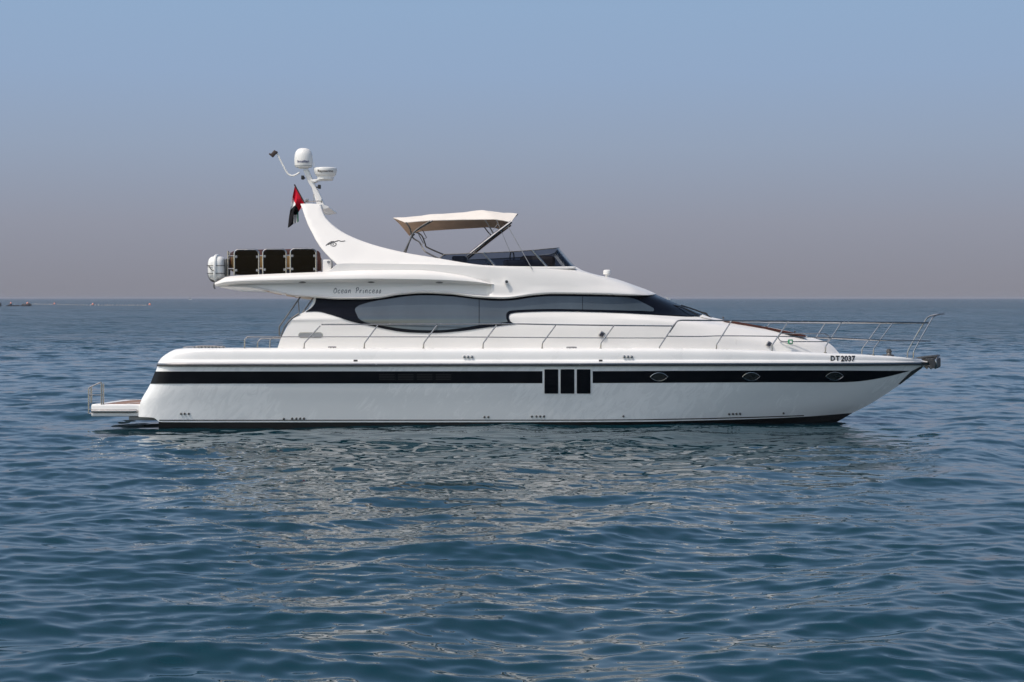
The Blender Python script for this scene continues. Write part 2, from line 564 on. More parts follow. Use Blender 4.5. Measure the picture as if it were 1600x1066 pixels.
def ribbon(lines, pt, w, bm=None):
    """thin strokes (pen lines) laid on a surface"""
    bm = bm or bmesh.new()
    for ln in lines:
        for i in range(len(ln)):
            pass
        L = []; Rr = []
        for i, p in enumerate(ln):
            a = ln[max(i-1, 0)]; b = ln[min(i+1, len(ln)-1)]
            dx, dy = b[0]-a[0], b[1]-a[1]; l = math.hypot(dx, dy) or 1
            L.append(bm.verts.new(pt(p[0] - dy/l*w/2, p[1] + dx/l*w/2)))
            Rr.append(bm.verts.new(pt(p[0] + dy/l*w/2, p[1] - dx/l*w/2)))
        for i in range(len(ln) - 1):
            bm.faces.new((L[i], L[i+1], Rr[i+1], Rr[i]))
    return bm

def text_on(s, x0, x1, ybase, ytop, pt, bold=0.0, skew=0.0, slope=0.0, bm=None):
    """lettering fitted to a photo rectangle and laid on a surface"""
    cu = bpy.data.curves.new("lettering", 'FONT'); cu.body = s; cu.offset = bold; cu.resolution_u = 4
    ob = bpy.data.objects.new("lettering", cu); COL.objects.link(ob)
    dg = bpy.context.evaluated_depsgraph_get()
    me = ob.evaluated_get(dg).to_mesh()
    vs_ = [v.co.copy() for v in me.vertices]; fs = [tuple(p.vertices) for p in me.polygons]
    ob.evaluated_get(dg).to_mesh_clear()
    bpy.data.objects.remove(ob); bpy.data.curves.remove(cu)
    lo = min(v.x for v in vs_); hi = max(v.x for v in vs_)
    cap = 0.73
    bm = bm or bmesh.new()
    V = []
    for v in vs_:
        t = (v.x - lo) / (hi - lo)
        py = ybase - (v.y / cap) * (ybase - ytop) + slope * t
        px = x0 + t * (x1 - x0) + skew * (v.y / cap) * (ybase - ytop)
        V.append(bm.verts.new(pt(px, py)))
    for f in fs:
        try: bm.faces.new([V[i] for i in f])
        except ValueError: pass
    return bm

# ------------------------------------------------------------------ sea
def build_sea():
    rng = np.random.default_rng(11)
    radii = [6.0]
    while radii[-1] < 700: radii.append(radii[-1] + max(0.04, 0.0026 * radii[-1]) if radii[-1] < 160 else radii[-1] * 1.006)
    while radii[-1] < 60000: radii.append(radii[-1] * 1.12)
    radii = np.array(radii)
    dense = np.linspace(-0.34, 0.34, 660)
    side = np.concatenate([np.linspace(-math.pi, -0.4, 60), ])
    ang = np.concatenate([np.linspace(-math.pi, -0.36, 40), dense, np.linspace(0.36, math.pi, 40)[:-1]])
    nr, na = len(radii), len(ang)
    R, A = np.meshgrid(radii, ang, indexing='ij')
    X = (R * np.sin(A)).astype(np.float64); Y = (-D + R * np.cos(A)).astype(np.float64)
    dr = np.gradient(radii)[:, None]
    dx = R * 0.0010
    cell = np.maximum(dr * 0.55, dx)
    Z = np.zeros_like(X); DX = np.zeros_like(X); DY = np.zeros_like(X)
    # slow patches of calmer and livelier water
    patch = 1.0 + 0.28 * np.sin(X * 0.11 + 1.3 + 0.6 * np.sin(Y * 0.07)) * np.sin(Y * 0.16 + 0.5 + 0.5 * np.sin(X * 0.05)) \
                + 0.18 * np.sin(X * 0.31 + Y * 0.43 + 2.0) * np.sin(0.27 * X - 0.36 * Y)
    # calmer water close along the hull and under the swim platform
    lee = 1 - 0.45 * np.exp(-((Y + 3.6) / 2.6) ** 2) * (1 / (1 + np.exp((np.abs(X + .5) - 11.5) * 1.5)))
    lee *= 1 - 0.62 * np.exp(-((X + 12.0) / 1.7) ** 2 - ((Y + 3.2) / 2.4) ** 2)
    bands = [  # wavelength range, components, total rms slope, spread, main direction (rad from +Y)
        (9.0, 26.0, 14, 0.018, 0.45, 2.65),
        (3.5, 8.0, 16, 0.040, 0.50, 2.75),
        (1.2, 3.5, 40, 0.074, 0.55, 2.92),
        (0.60, 1.2, 44, 0.056, 0.65, 3.05),
        (0.26, 0.60, 64, 0.074, 0.75, 3.1)]
    for lo, hi, n, slope, spread, main in bands:
        for _ in range(n):
            lam = lo * (hi / lo) ** rng.random()
            th = main + rng.normal() * spread
            k = 2 * math.pi / lam
            a = slope * math.sqrt(2 / n) / k
            att = np.clip((lam / cell - 2.2) / 2.0, 0, 1)
            if lo < 1.0: att = att * patch
            if lo < 3.6: att = att * lee
            use = att[:, 0] > 0
            rows_ = np.nonzero(att.max(axis=1) > 0)[0]
            if len(rows_) == 0: continue
            e = rows_[-1] + 1
            ph = k * (X[:e] * math.sin(th) + Y[:e] * math.cos(th)) + rng.random() * 2 * math.pi
            aa = a * att[:e]
            Z[:e] += aa * np.sin(ph)
            c = np.cos(ph) * aa * 0.95
            DX[:e] += c * math.sin(th); DY[:e] += c * math.cos(th)
    X += DX; Y += DY
    co = np.stack([X, Y, Z], axis=-1).reshape(-1, 3)
    i, j = np.meshgrid(np.arange(nr - 1), np.arange(na), indexing='ij')
    j2 = (j + 1) % na
    quads = np.stack([i*na + j, i*na + j2, (i+1)*na + j2, (i+1)*na + j], axis=-1).reshape(-1, 4)
    # close the small disc under the viewer
    centre = len(co)
    co = np.vstack([co, [[0, -D, 0]]])
    tri = np.stack([np.full(na, centre), (np.arange(na) + 1) % na, np.arange(na)], axis=-1)
    me = bpy.data.meshes.new("sea")
    nq, nt_ = len(quads), len(tri)
    me.vertices.add(len(co)); me.vertices.foreach_set("co", co.astype(np.float32).ravel())
    me.loops.add(nq * 4 + nt_ * 3)
    me.loops.foreach_set("vertex_index", np.concatenate([quads[:, ::-1].ravel(), tri[:, ::-1].ravel()]).astype(np.int32))
    me.polygons.add(nq + nt_)
    me.polygons.foreach_set("loop_start", np.concatenate([np.arange(nq) * 4, nq * 4 + np.arange(nt_) * 3]).astype(np.int32))
    me.polygons.foreach_set("use_smooth", np.ones(nq + nt_, dtype=bool))
    me.update(calc_edges=True)
    me.validate()
    if me.polygons[0].normal.z < 0: me.flip_normals()
    o = bpy.data.objects.new("sea", me)
    COL.objects.link(o)
    o["kind"] = "structure"
    m = bpy.data.materials.new("sea_water"); m.use_nodes = True
    nt = m.node_tree; b = nt.nodes["Principled BSDF"]
    b.inputs["Base Color"].default_value = (0.003, 0.030, 0.043, 1)
    b.inputs["Roughness"].default_value = 0.03
    b.inputs["IOR"].default_value = 1.42
    tc = nt.nodes.new("ShaderNodeTexCoord")
    mp = nt.nodes.new("ShaderNodeMapping"); mp.inputs["Scale"].default_value = (0.62, 1.0, 1.0)
    nt.links.new(tc.outputs["Object"], mp.inputs[0])
    def noise(scale, detail, rough=0.5):
        n = nt.nodes.new("ShaderNodeTexNoise"); n.inputs["Scale"].default_value = scale
        n.inputs["Detail"].default_value = detail; n.inputs["Roughness"].default_value = rough
        nt.links.new(mp.outputs[0], n.inputs["Vector"]); return n.outputs[0]
    def bumpn(h, dist, strength=1.0, nrm=None):
        bp = nt.nodes.new("ShaderNodeBump"); bp.inputs["Strength"].default_value = strength
        bp.inputs["Distance"].default_value = dist
        nt.links.new(h, bp.inputs["Height"])
        if nrm: nt.links.new(nrm, bp.inputs["Normal"])
        return bp.outputs[0]
    gz = nt.nodes.new("ShaderNodeMapRange"); gz.inputs[1].default_value = 0.40; gz.inputs[2].default_value = 0.62
    nt.links.new(noise(0.22, 3), gz.inputs[0])
    rip = nt.nodes.new("ShaderNodeMath"); rip.operation = 'MULTIPLY'
    nt.links.new(noise(5.5, 1), rip.inputs[0]); nt.links.new(gz.outputs[0], rip.inputs[1])
    n1 = bumpn(rip.outputs[0], 0.011)
    # wider ripples that only matter far away, where the modelled waves fade out
    geo = nt.nodes.new("ShaderNodeNewGeometry")
    ln = nt.nodes.new("ShaderNodeVectorMath"); ln.operation = 'LENGTH'
    nt.links.new(geo.outputs["Position"], ln.inputs[0])
    far = nt.nodes.new("ShaderNodeMapRange"); far.inputs[1].default_value = 35; far.inputs[2].default_value = 170
    nt.links.new(ln.outputs["Value"], far.inputs[0])
    mul = nt.nodes.new("ShaderNodeMath"); mul.operation = 'MULTIPLY'
    nt.links.new(noise(0.75, 4), mul.inputs[0]); nt.links.new(far.outputs[0], mul.inputs[1])
    # gusts: broad streaks where the far ripples are steeper
    mp2 = nt.nodes.new("ShaderNodeMapping"); mp2.inputs["Scale"].default_value = (0.35, 1.0, 1.0)
    nt.links.new(tc.outputs["Object"], mp2.inputs[0])
    gn = nt.nodes.new("ShaderNodeTexNoise"); gn.inputs["Scale"].default_value = 0.05; gn.inputs["Detail"].default_value = 5
    nt.links.new(mp2.outputs[0], gn.inputs["Vector"])
    gr_ = nt.nodes.new("ShaderNodeMapRange"); gr_.inputs[1].default_value = 0.35; gr_.inputs[2].default_value = 0.65
    gr_.inputs[3].default_value = 0.45; gr_.inputs[4].default_value = 1.5
    nt.links.new(gn.outputs[0], gr_.inputs[0])
    mul2 = nt.nodes.new("ShaderNodeMath"); mul2.operation = 'MULTIPLY'
    nt.links.new(mul.outputs[0], mul2.inputs[0]); nt.links.new(gr_.outputs[0], mul2.inputs[1])
    n2 = bumpn(mul2.outputs[0], 1.0, 1.0, n1)
    # and a coarser chop that still shows near the horizon
    far2 = nt.nodes.new("ShaderNodeMapRange"); far2.inputs[1].default_value = 150; far2.inputs[2].default_value = 700
    nt.links.new(ln.outputs["Value"], far2.inputs[0])
    mul3 = nt.nodes.new("ShaderNodeMath"); mul3.operation = 'MULTIPLY'
    nt.links.new(noise(0.09, 5, 0.6), mul3.inputs[0]); nt.links.new(far2.outputs[0], mul3.inputs[1])
    n3 = bumpn(mul3.outputs[0], 8.0, 1.0, n2)
    nt.links.new(n3, b.inputs["Normal"])
    rg = nt.nodes.new("ShaderNodeMapRange"); rg.inputs[1].default_value = 45; rg.inputs[2].default_value = 150
    rg.inputs[3].default_value = 0.0; rg.inputs[4].default_value = 0.19
    nt.links.new(ln.outputs["Value"], rg.inputs[0]); nt.links.new(rg.outputs[0], b.inputs["Roughness"])
    me.materials.append(m)
    return o
sea = build_sea()

# ------------------------------------------------------------------ the yacht
yacht = empty("motor_yacht", (0, 0, 0), "large white motor yacht with black hull stripe and flybridge lying at anchor", "yacht")

# --- hull
def shift(pts, db, py=None, dx0=0):
    return [(p[0] + (dx0 if i == 0 else 0), py if py is not None else p[1], max(0, p[2] + (db if i < len(pts)-1 else 0))) for i, p in enumerate(pts)]
h0 = [(247,571,2.40),(256,571,2.60),(270,571,2.72),(300,571,2.80),(400,571.5,2.86),(700,571.5,2.88),(900,571.5,2.84),(1000,571.5,2.74),(1100,571.5,2.52),(1200,571.5,2.12),(1300,571,1.48),(1380,571,.8),(1430,570.5,.25),(1447,570.5,0)]
h1 = [(235,600,2.33),(245,600,2.50),(262,600,2.61),(300,600,2.68),(400,600,2.73),(700,600,2.75),(900,600,2.70),(1000,600,2.57),(1100,600,2.30),(1200,600,1.82),(1300,600,1.08),(1370,600.5,.45),(1406,601,0)]
h2 = [(219,630,2.27),(230,630,2.42),(250,630,2.50),(300,630,2.52),(400,630,2.54),(700,630,2.55),(900,630,2.48),(1000,630,2.35),(1100,630,2.02),(1200,630,1.44),(1290,630,.74),(1335,630.5,.3),(1360,631,0)]
h3 = [(216.3,651.5,2.22),(228,652,2.36),(240,653,2.42),(250,659.5,2.42),(300,660,2.38),(400,660,2.36),(700,660,2.36),(900,659.5,2.28),(1000,659,2.14),(1100,657,1.74),(1200,654,1.12),(1270,650.5,.56),(1310,647.2,.18),(1332,645.5,0)]
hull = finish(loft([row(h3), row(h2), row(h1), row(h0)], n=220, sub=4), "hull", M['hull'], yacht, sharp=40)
a0 = [(248,659,2.40),(300,659.4,2.36),(400,659.4,2.34),(700,659.4,2.34),(900,658.8,2.26),(1000,658.2,2.12),(1100,656.4,1.72),(1200,653.6,1.10),(1270,650.2,.54),(1310,647,.16),(1332,645.5,0)]
a1 = [(248,672,2.26),(400,672,2.26),(700,672,2.26),(900,671,2.14),(1000,670,1.9),(1100,668,1.45),(1200,664,.8),(1270,662,.36),(1306,660.5,0)]
a2 = [(252,715,1.5),(700,715,1.6),(1000,710,1.2),(1150,700,.5),(1230,695,0)]
finish(loft([row(a2), row(a1), row(a0)], n=120, sub=3), "antifouling", M['antifoul'], hull)
hb = bvh_of(hull)
HS = onto(hb, 0.008, -2.6)

# black band along the side, aft of and forward of the three panes
stripe_aft = [(243,580.5),(847.5,580),(847.5,598.8),(235.6,599.6),(239,590.5)]
stripe_aft = [(285,580.5),(847.5,580),(847.5,598.8),(285,599.6)]
bm = plate(stripe_aft, HS, 0.004, 7, 4)
fh = [row(h) for h in (h0, h1)]
A_, B_ = [], []
k_ = (D - 2.6) / F
for i in range(61):
    x = 239 + 47 * (i / 60) ** 1.5
    for lst, py, xs in ((A_, 580.5, 3.6), (B_, 599.6, -3.5)):
        px = max(x + xs * (1 - i / 60.), 0)
        t = (py - 571) / 29.0
        x0_, x1_ = 247 + (235 - 247) * t, 1447 + (1406 - 1447) * t
        sft = max(0.0, (px - x0_) / (x1_ - x0_))
        p = fh[0](sft).lerp(fh[1](sft), t)
        lst.append(bm.verts.new(p + Vector((-.010, -.016, 0))))
for i in range(60): bm.faces.new((A_[i], A_[i+1], B_[i+1], B_[i]))
finish(bm, "hull_stripe", M['blackhull'], hull)
low = curve_pts([(1220,597.2),(1280,597.4),(1323,597),(1352,594.6),(1385,588.8),(1422,579.4)], 8)
stripe_fwd = [(926,598.6)] + low + [(1380,579.3),(1300,578.9),(1220,578.8),(926,580)]
finish(plate(stripe_fwd, HS, 0.004, 7, 4), "hull_stripe", M['blackhull'], hull)
finish(plate([(249,656.0),(900,655.8),(1000,655.2),(1100,653.4),(1200,650.6),(1256,648.6),(1256,650),(1200,652),(1100,654.8),(1000,656.6),(900,657.2),(249,657.5)], HS, 0.003, 4, 6), "boot_line", M['blackhull'], hull)
def rrect(x0, y0, x1, y1, r, n=5):
    out = []
    for cx, cy, a0_ in ((x1-r, y0+r, -90), (x1-r, y1-r, 0), (x0+r, y1-r, 90), (x0+r, y0+r, 180)):
        for k in range(n+1):
            a = math.radians(a0_ + 90*k/n); out.append((cx + r*math.cos(a), cy + r*math.sin(a)))
    return out
for k in range(4):
    x0 = 591 + k * 29.5
    gl = finish(plate(rrect(x0, 583.2, x0 + 27, 595.2, 1.0), onto(hb, 0.012), 0.005, 6, 3), "engine_vent", M['blackhull'], hull)
    bm = bmesh.new()
    for j in range(4):
        y0 = 584.6 + j * 2.6
        plate([(x0+1.4, y0), (x0+25.6, y0), (x0+25.6, y0+1.1), (x0+1.4, y0+1.1)], onto(hb, 0.020), 0.006, 6, 6, bm=bm)
    finish(bm, "vent_slats", M['rubber'], hull)
stem = [(1423,580.5),(1437,573.2),(1445.5,572),(1434,579.3),(1406.4,600.6),(1403.5,600)]
finish(plate(stem, onto(hb, 0.010, -0.2), 0.004, 3, 3), "stem_patch", M['darksteel'], hull)  # thin dark patch along the stem

for x0, x1 in ((850.7, 872.2), (875.8, 897.4), (901.2, 922.6)):
    fr = finish(plate(rrect(x0-1.3, 575.9, x1+1.3, 616, 2.2), onto(hb, 0.009), 0.008, 5, 2), "hull_window", M['gel'], hull)
    finish(plate(rrect(x0, 577, x1, 614.9, 1.3), onto(hb, 0.015), 0.006, 5, 2), "pane", M['hullglass'], fr) if False else None
    pn = finish(plate(rrect(x0, 577, x1, 614.9, 1.3), onto(hb, 0.016), 0.006, 5, 2), "hull_pane", M['hullglass'], hull)

def lens(cx, cy, a, b, n=14):
    out = []
    for k in range(n+1):
        t = -1 + 2*k/n; out.append((cx + a*t, cy - b*(1-abs(t)**2.3)))
    for k in range(1, n):
        t = 1 - 2*k/n; out.append((cx + a*t, cy + b*(1-abs(t)**2.3)))
    return out
for cx, cy in ((1029.5, 588.6), (1173.4, 588.1), (1303.6, 587.3)):
    pt = onto(hb, 0.014)
    pg = finish(plate(lens(cx, cy, 13.4, 5.8), pt, 0.006, 4, 2), "porthole", M['portglass'], hull)
    q = [onto(hb, 0.022)(*p) for p in lens(cx, cy, 13.8, 6.3)]
    finish(tube(q, 0.014, closed=True), "porthole_frame", M['steel'], hull)

def stud(px, py, r, bv, off, parent, name, m, ln=0.05):
    d = onto(bv, 0)(px, py); e = onto(bv, ln)(px, py)
    q = [d, d.lerp(e, .6), d.lerp(e, .9), e]
    return finish(tube(q, r, n=12, taper=lambda t: (1, 1.0, .9, .55)[min(3, int(t*3+.5))]), name, m, parent)
for px, py in ((283,646.4),(288.5,646.4),(295,646.4),(443.5,654.4),(456.5,653.8),(463,653.8),(469,653.8),(475,653.8),(757,651.5),(763,651.5),
               (831,650.6),(838,650.6),(844,650.6),(850,650.6),(974,650.4),(1139,646.8),(1145,646.6),(1150.5,646.4),(1156,646.2),(1224,645.4)):
    stud(px, py, 0.032, hb, 0, hull, "drain_outlet", M['darksteel'], 0.045)

# --- bulwark above the rub rail
u0 = [(246.3,568.6,2.44),(256,568.6,2.64),(270,568.6,2.77),(300,568.6,2.86),(400,568.6,2.93),(700,568.4,2.95),(900,568.2,2.91),(1000,568,2.81),(1100,568,2.6),(1200,568,2.2),(1300,568,1.56),(1380,567.6,.87),(1435,567,.28),(1453,567,0)]
def up(py, db, x0, bowpy, x1):
    """a higher row of the bulwark: py amidships, its rows closing towards the bow tip"""
    out = []
    for i, (x, y, b) in enumerate(u0):
        if i == 0: out.append((x0, py + (1.6 if py > 546 else .6), b + db - .02)); continue
        if x < 330:
            x = x0 + (x - 246.3) * (330 - x0) / (330 - 246.3)
        if i == len(u0) - 1: out.append((x1, bowpy[-1], 0)); continue
        yy = py if x < 1000 else np.interp(x, [1000, 1100, 1200, 1300, 1380, 1435], [py] + list(bowpy[:5]))
        out.append((x, float(yy), max(0.02, b + db * min(1, (1453 - x) / 160.))))
    return out
u1 = up(564.6, -.015, 247, (564.6,564.6,564.8,565.0,565.4,565.6), 1452.5)
u2 = up(562.4, -.075, 248.5, (562.6,562.8,563.2,563.8,564.8,565.2), 1451.5)
u3 = up(556.5, -.080, 253.5, (556.8,558,559.8,561.6,564.0,564.9), 1450)
u4 = up(549.5, -.105, 263.5, (550,552.2,555.6,559,563,564.6), 1448)
u5 = up(545.6, -.18, 274, (546,549.2,553.2,557,562.2,564.2), 1446)
u6 = up(544.0, -.31, 285, (545,548.2,552.0,555.8,561.4,564), 1444)
bulwark = finish(loft([row(u) for u in (u0,u1,u2,u3,u4,u5,u6)], n=200, sub=3), "bulwark", M['gel'], yacht, sharp=50)
bb = bvh_of(bulwark)

ur = row(u0)
line = [ur(i/160) + Vector((0, -0.005, -0.045)) for i in range(161)]
full = line + [mirror(v) for v in line[::-1][1:]]
finish(tube(full, 0.035, n=8), "rub_rail", M['darksteel'], yacht)
line2 = [ur(i/160) + Vector((0, -0.022, -0.012)) for i in range(161)]
finish(tube(line2 + [mirror(v) for v in line2[::-1][1:]], 0.03, n=8), "rub_strip", M['steel'], yacht)

# bulwark fittings
for px, py in ((725.5,557.6),(731.3,557.6),(737.2,557.6),(975.2,557.4),(980.9,557.4),(986.6,557.4)):
    stud(px, py, 0.042, bb, 0, bulwark, "vent_outlet", M['steel'], 0.07)
for x0, x1 in ((552.4,558.8),(935.8,941.4)):
    finish(plate([(x0,562.4),(x1,562.4),(x1,565),(x0,565)], onto(bb, 0.006), 0.003, 3, 3), "scupper", M['rubber'], bulwark)
def cleat(px, w, y, pyb, name="mooring_cleat"):
    bm = bmesh.new()
    ptube([(px-w/2, pyb-4.4, y), (px-w/4, pyb-4.6, y), (px+w/4, pyb-4.6, y), (px+w/2, pyb-4.4, y)], 0.022, bm=bm)
    for k in (-.17, .17): ptube([(px+w*k, pyb+.6, y), (px+w*k, pyb-4.5, y)], 0.02, bm=bm)
    return finish(bm, name, M['steel'], bulwark)
cleat(893, 16, -2.62, 547.5); cleat(519, 13, -2.62, 547); cleat(1381, 8, -.62, 561)
t = text_on("D", 1297.6, 1304.4, 564.0, 555.8, onto(bb, 0.012, -1.5), bold=0.035)
text_on("T", 1305.4, 1311.8, 564.2, 555.9, onto(bb, 0.012, -1.5), bold=0.035, bm=t)
finish(text_on("2037", 1313.6, 1336.2, 564.5, 556, onto(bb, 0.012, -1.4), bold=0.03, bm=t), "registration_lettering", M['ink'], bulwark, recalc=False)

# low gear lying on the aft deck
g = bmesh.new()
for k in range(9):
    px = 300 + k * 5.6
    pbox(px, 541.6 - (k % 3) * .3, px + 3.2, 545, -1.9, -1.5, g, .01)
finish(g, "deck_locker", M['grey'], bulwark)
g = bmesh.new()
ptube([(306,541.2),(318,540.6),(338,540.9),(348,541.8)], 0.02, -1.95, g)
ptube([(286,543),(300,541.9),(330,541.5),(352,543)], 0.018, -1.8, g)
finish(g, "deck_rail", M['steel'], bulwark)

# --- swim platform
plat = finish(pbox(142, 631.8, 222, 651, -2.15, 2.15, None, .05), "swim_platform", M['gel'], yacht)
for v in plat.data.vertices: v.co.z -= HEEL * (v.co.y + 2.15)
tk = pbox(161, 631.55, 224, 632, -2.02, 2.0, None, 0)
for v in tk.verts: v.co.z -= HEEL * (v.co.y + 2.15) - .004
finish(tk, "teak_deck", M['teak'], plat)
sl = bmesh.new()
for q in (147.0, 196.0):
    a = P(q, 631.4, -2.05); b = a + Vector((.55, 4.0, -HEEL*4.0))
    w = Vector((.07, 0, 0)); z = Vector((0, 0, .012))
    vv = [sl.verts.new(c + z) for c in (a, a + w, b + w, b)]
    sl.faces.new(vv)
finish(sl, "deck_seam", M['gel'], plat)
finish(ptube([(143,642.6,-2.19),(205,642.6,-2.19),(213,642.2,-2.19),(214.5,643.5,-2.12)], 0.05, curve=False, n=12), "rub_strip", M['steel'], plat)
und = pbox(201, 651, 247, 657, -2.0, 2.0, None, .03)
finish(und, "platform_bracket", M['grey'], plat)
rl = bmesh.new()
for yy in (-2.13, -1.55):
    ptube(bend([(138.6,646,yy),(138.6,606,yy),(158.6,596.8,yy),(158.6,632,yy)], 2.5), .022, bm=rl, curve=False)
    ptube([(138.6,617.2,yy),(158.6,617.2,yy)], .014, bm=rl)
ptube([(161.6,599.5,-2.13),(161.6,631.5,-2.13)], .022, bm=rl)
ptube([(138.6,646,-2.13),(143,646.5,-2.13)], .02, bm=rl)
ptube([(138.6,640,-2.13),(143,640,-2.13)], .02, bm=rl)
for dx in (3.2, 4.8):
    ptube([(138.6+dx,604.6,-1.9),(138.6+dx,630,-1.9)], .014, bm=rl)
finish(rl, "boarding_rail", M['steel'], plat)

# --- main cabin
r0 = [(433,546,2.24),(700,546.5,2.30),(900,547,2.27),(1000,548,2.13),(1100,549,1.86),(1200,552,1.42),(1270,553,.92),(1300,553,.45),(1312,553,0)]
r1 = [(438.5,530,2.23),(700,530,2.28),(900,530,2.25),(1000,530,2.11),(1100,531,1.86),(1200,534.5,1.33),(1250,536.5,.95),(1280,537,.5),(1296,537,0)]
r2 = [(446,515,2.22),(700,515,2.26),(900,515,2.23),(1000,515,2.09),(1100,518,1.78),(1180,523.5,1.2),(1225,526.5,.75),(1264,526.5,0)]
r3 = [(452,504,2.20),(600,504,2.24),(800,503,2.21),(900,502,2.17),(1000,500,2.04),(1062,502.8,1.82),(1140,510.5,1.3),(1185,514.8,.8),(1217,514.3,0)]
r4 = [(456,500,2.22),(600,498,2.24),(800,497,2.2),(900,495.5,2.13),(1000,495,1.96),(1062,498.2,1.5),(1110,502,.8),(1142,502,0)]
r5 = [(462.5,494,2.16),(600,490,2.18),(800,488,2.12),(900,487,2.04),(1000,490.8,1.83),(1050,494,1.33),(1080,495.2,.75),(1099,492.6,0)]
r6 = [(481,484,2.08),(600,478,2.11),(800,476,2.05),(900,474.5,1.95),(985,475,1.7),(1030,477.5,1.15),(1052,478,.6),(1063,477,0)]
r7 = [(494,461,1.97),(600,456,2.02),(800,455,1.96),(900,455,1.87),(970,458,1.67),(1005,460.5,1.15),(1018,461,.6),(1025,460.5,0)]
wx = P(990, 475, -1.7).x
cabin = finish(loft([row(r) for r in (r0,r1,r2,r3,r4,r5,r6,r7)], n=200, sub=3, matf=lambda k, x: 1 if (k >= 5 and x > wx) else 0), "cabin", [M['cream'], M['black']], yacht, sharp=28)
cb = bvh_of(cabin)

top = curve_pts([(494,463.5),(530,466),(565,466),(590,464.6),(625,459),(662,456.5),(700,458),(750,463.6),(787,465),(835,459.6),(865,457.6),(940,458.6),(1010,461),(1024,461)], 6)
bot = curve_pts([(1094,495.2),(1060,493.9),(1022,492.3),(940,488.6),(865,487),(820,488.2),(800,490),(795.5,493.5),(795.5,499),(799,503.5),(804.5,506.2)], 6) \
    + curve_pts([(804.5,506.8),(772,510.4),(725,517),(687.5,520.2),(650,520.2),(620,517.6),(587.5,511),(555,504),(530,496.4),(507.5,489.4),(495,487.2),(477.5,487.6)], 6)
aft = curve_pts([(477.5,487.6),(487,481),(492.5,473),(494,463.5)], 5)[1:-1]
CF = onto(cb, 0.022, -2.0)
front_edge = [(1040,468.5),(1062,479),(1085,489.5)]
band = finish(plate(top + front_edge + bot + aft, CF, 0.02, 4, 3), "window_band", M['black'], cabin)

p1_top = curve_pts([(556,489),(555,484),(557.5,480.5),(562.5,477.5),(575,473.5),(590,470.2),(612,467),(635,463.6),(662,462),(700,463.2),(725,465.8),(748.2,468.4)], 6)
p1_bot = curve_pts([(748.2,508.5),(720,513.2),(690,516),(655,516),(625,513.4),(600,509.4),(578,505.6),(568,502.6),(560,497.5)], 6)
PF = onto(cb, 0.042, -2.0)
finish(plate(p1_top + p1_bot, PF, 0.018, 4, 3), "window_pane", M['glass'], cabin)
p2_top = curve_pts([(749.2,468.6),(770,470.6),(800,470),(835,465),(865,463.4),(909.6,463.8)], 6)
p2 = p2_top + curve_pts([(909.6,484.6),(865,483.8),(830,484.4),(800,486),(793.5,488.5),(791,493),(791.5,499),(793.5,503.5)], 6) + [(776,505.5),(749.2,508.4)]
finish(plate(p2, PF, 0.018, 4, 3), "window_pane", M['glass'], cabin)
p3 = curve_pts([(910.4,463.8),(950,464.4),(984,466.2),(1005,475),(1020.5,483.2)], 6) + [(1021,486.5),(1019,488)] + curve_pts([(1019,488),(985,486.8),(940,485.4),(910.4,484.6)], 6)[1:]
finish(plate(p3, PF, 0.018, 4, 3), "window_pane", M['glass'], cabin)

vg = finish(plate(rrect(466, 519.4, 504.6, 528, 4.2), onto(cb, 0.010), 0.006, 4, 1.5), "vent_grille", M['steel'], cabin)
finish(plate(rrect(467.4, 520.6, 503.2, 526.8, 3.0), onto(cb, 0.017), 0.006, 4, 1.5), "vent_louvre", M['grey'], cabin)
for cx, cy in ((940, 522.4), (1200.6, 538.4)):
    c = onto(cb, .03)(cx, cy)
    finish(box(c, (.15, .09, .17), None, .02, roty=math.radians(32)), "cowl_vent", M['steel'], cabin)
    finish(box(c + Vector((.0, -.05, .0)), (.10, .02, .11), None, .006, roty=math.radians(32)), "vent_mouth", M['cushion'], cabin)

# sunpad strip of wood on the coachroof, with its small hatch posts
def roof_pt(px, py, b): return P(px, py, -b)
sp = []
for x, y in curve_pts([(1131,499.2),(1142,501.2),(1170,506),(1205,512.2),(1235,518.4),(1259,523.6)], 6): sp.append(P(x, y + .2, -.55))
bm = bmesh.new()
A_ = [bm.verts.new(v) for v in sp]; B_ = [bm.verts.new(v + Vector((0, 1.1, -.03))) for v in sp]
A2 = [bm.verts.new(v + Vector((0, 0, -.07))) for v in sp]; B2 = [bm.verts.new(v + Vector((0, 1.1, -.10))) for v in sp]
for i in range(len(sp) - 1):
    bm.faces.new((A_[i], A_[i+1], B_[i+1], B_[i])); bm.faces.new((A2[i], A2[i+1], A_[i+1], A_[i])); bm.faces.new((B_[i], B_[i+1], B2[i+1], B2[i]))
bm.faces.new((A_[0], B_[0], B2[0], A2[0])); bm.faces.new((A_[-1], A2[-1], B2[-1], B_[-1]))
finish(bm, "sunpad_deck", M['wood'], cabin)
for x, y in ((1197.5,513.6),(1242,521),(1130,499)):
    finish(lathe(x, -.3, [(.9,y),(.8,y-2.4),(1.7,y-2.6),(1.7,y-3.8),(.3,y-4)], n=12), "sunpad_post", M['darksteel'], cabin)

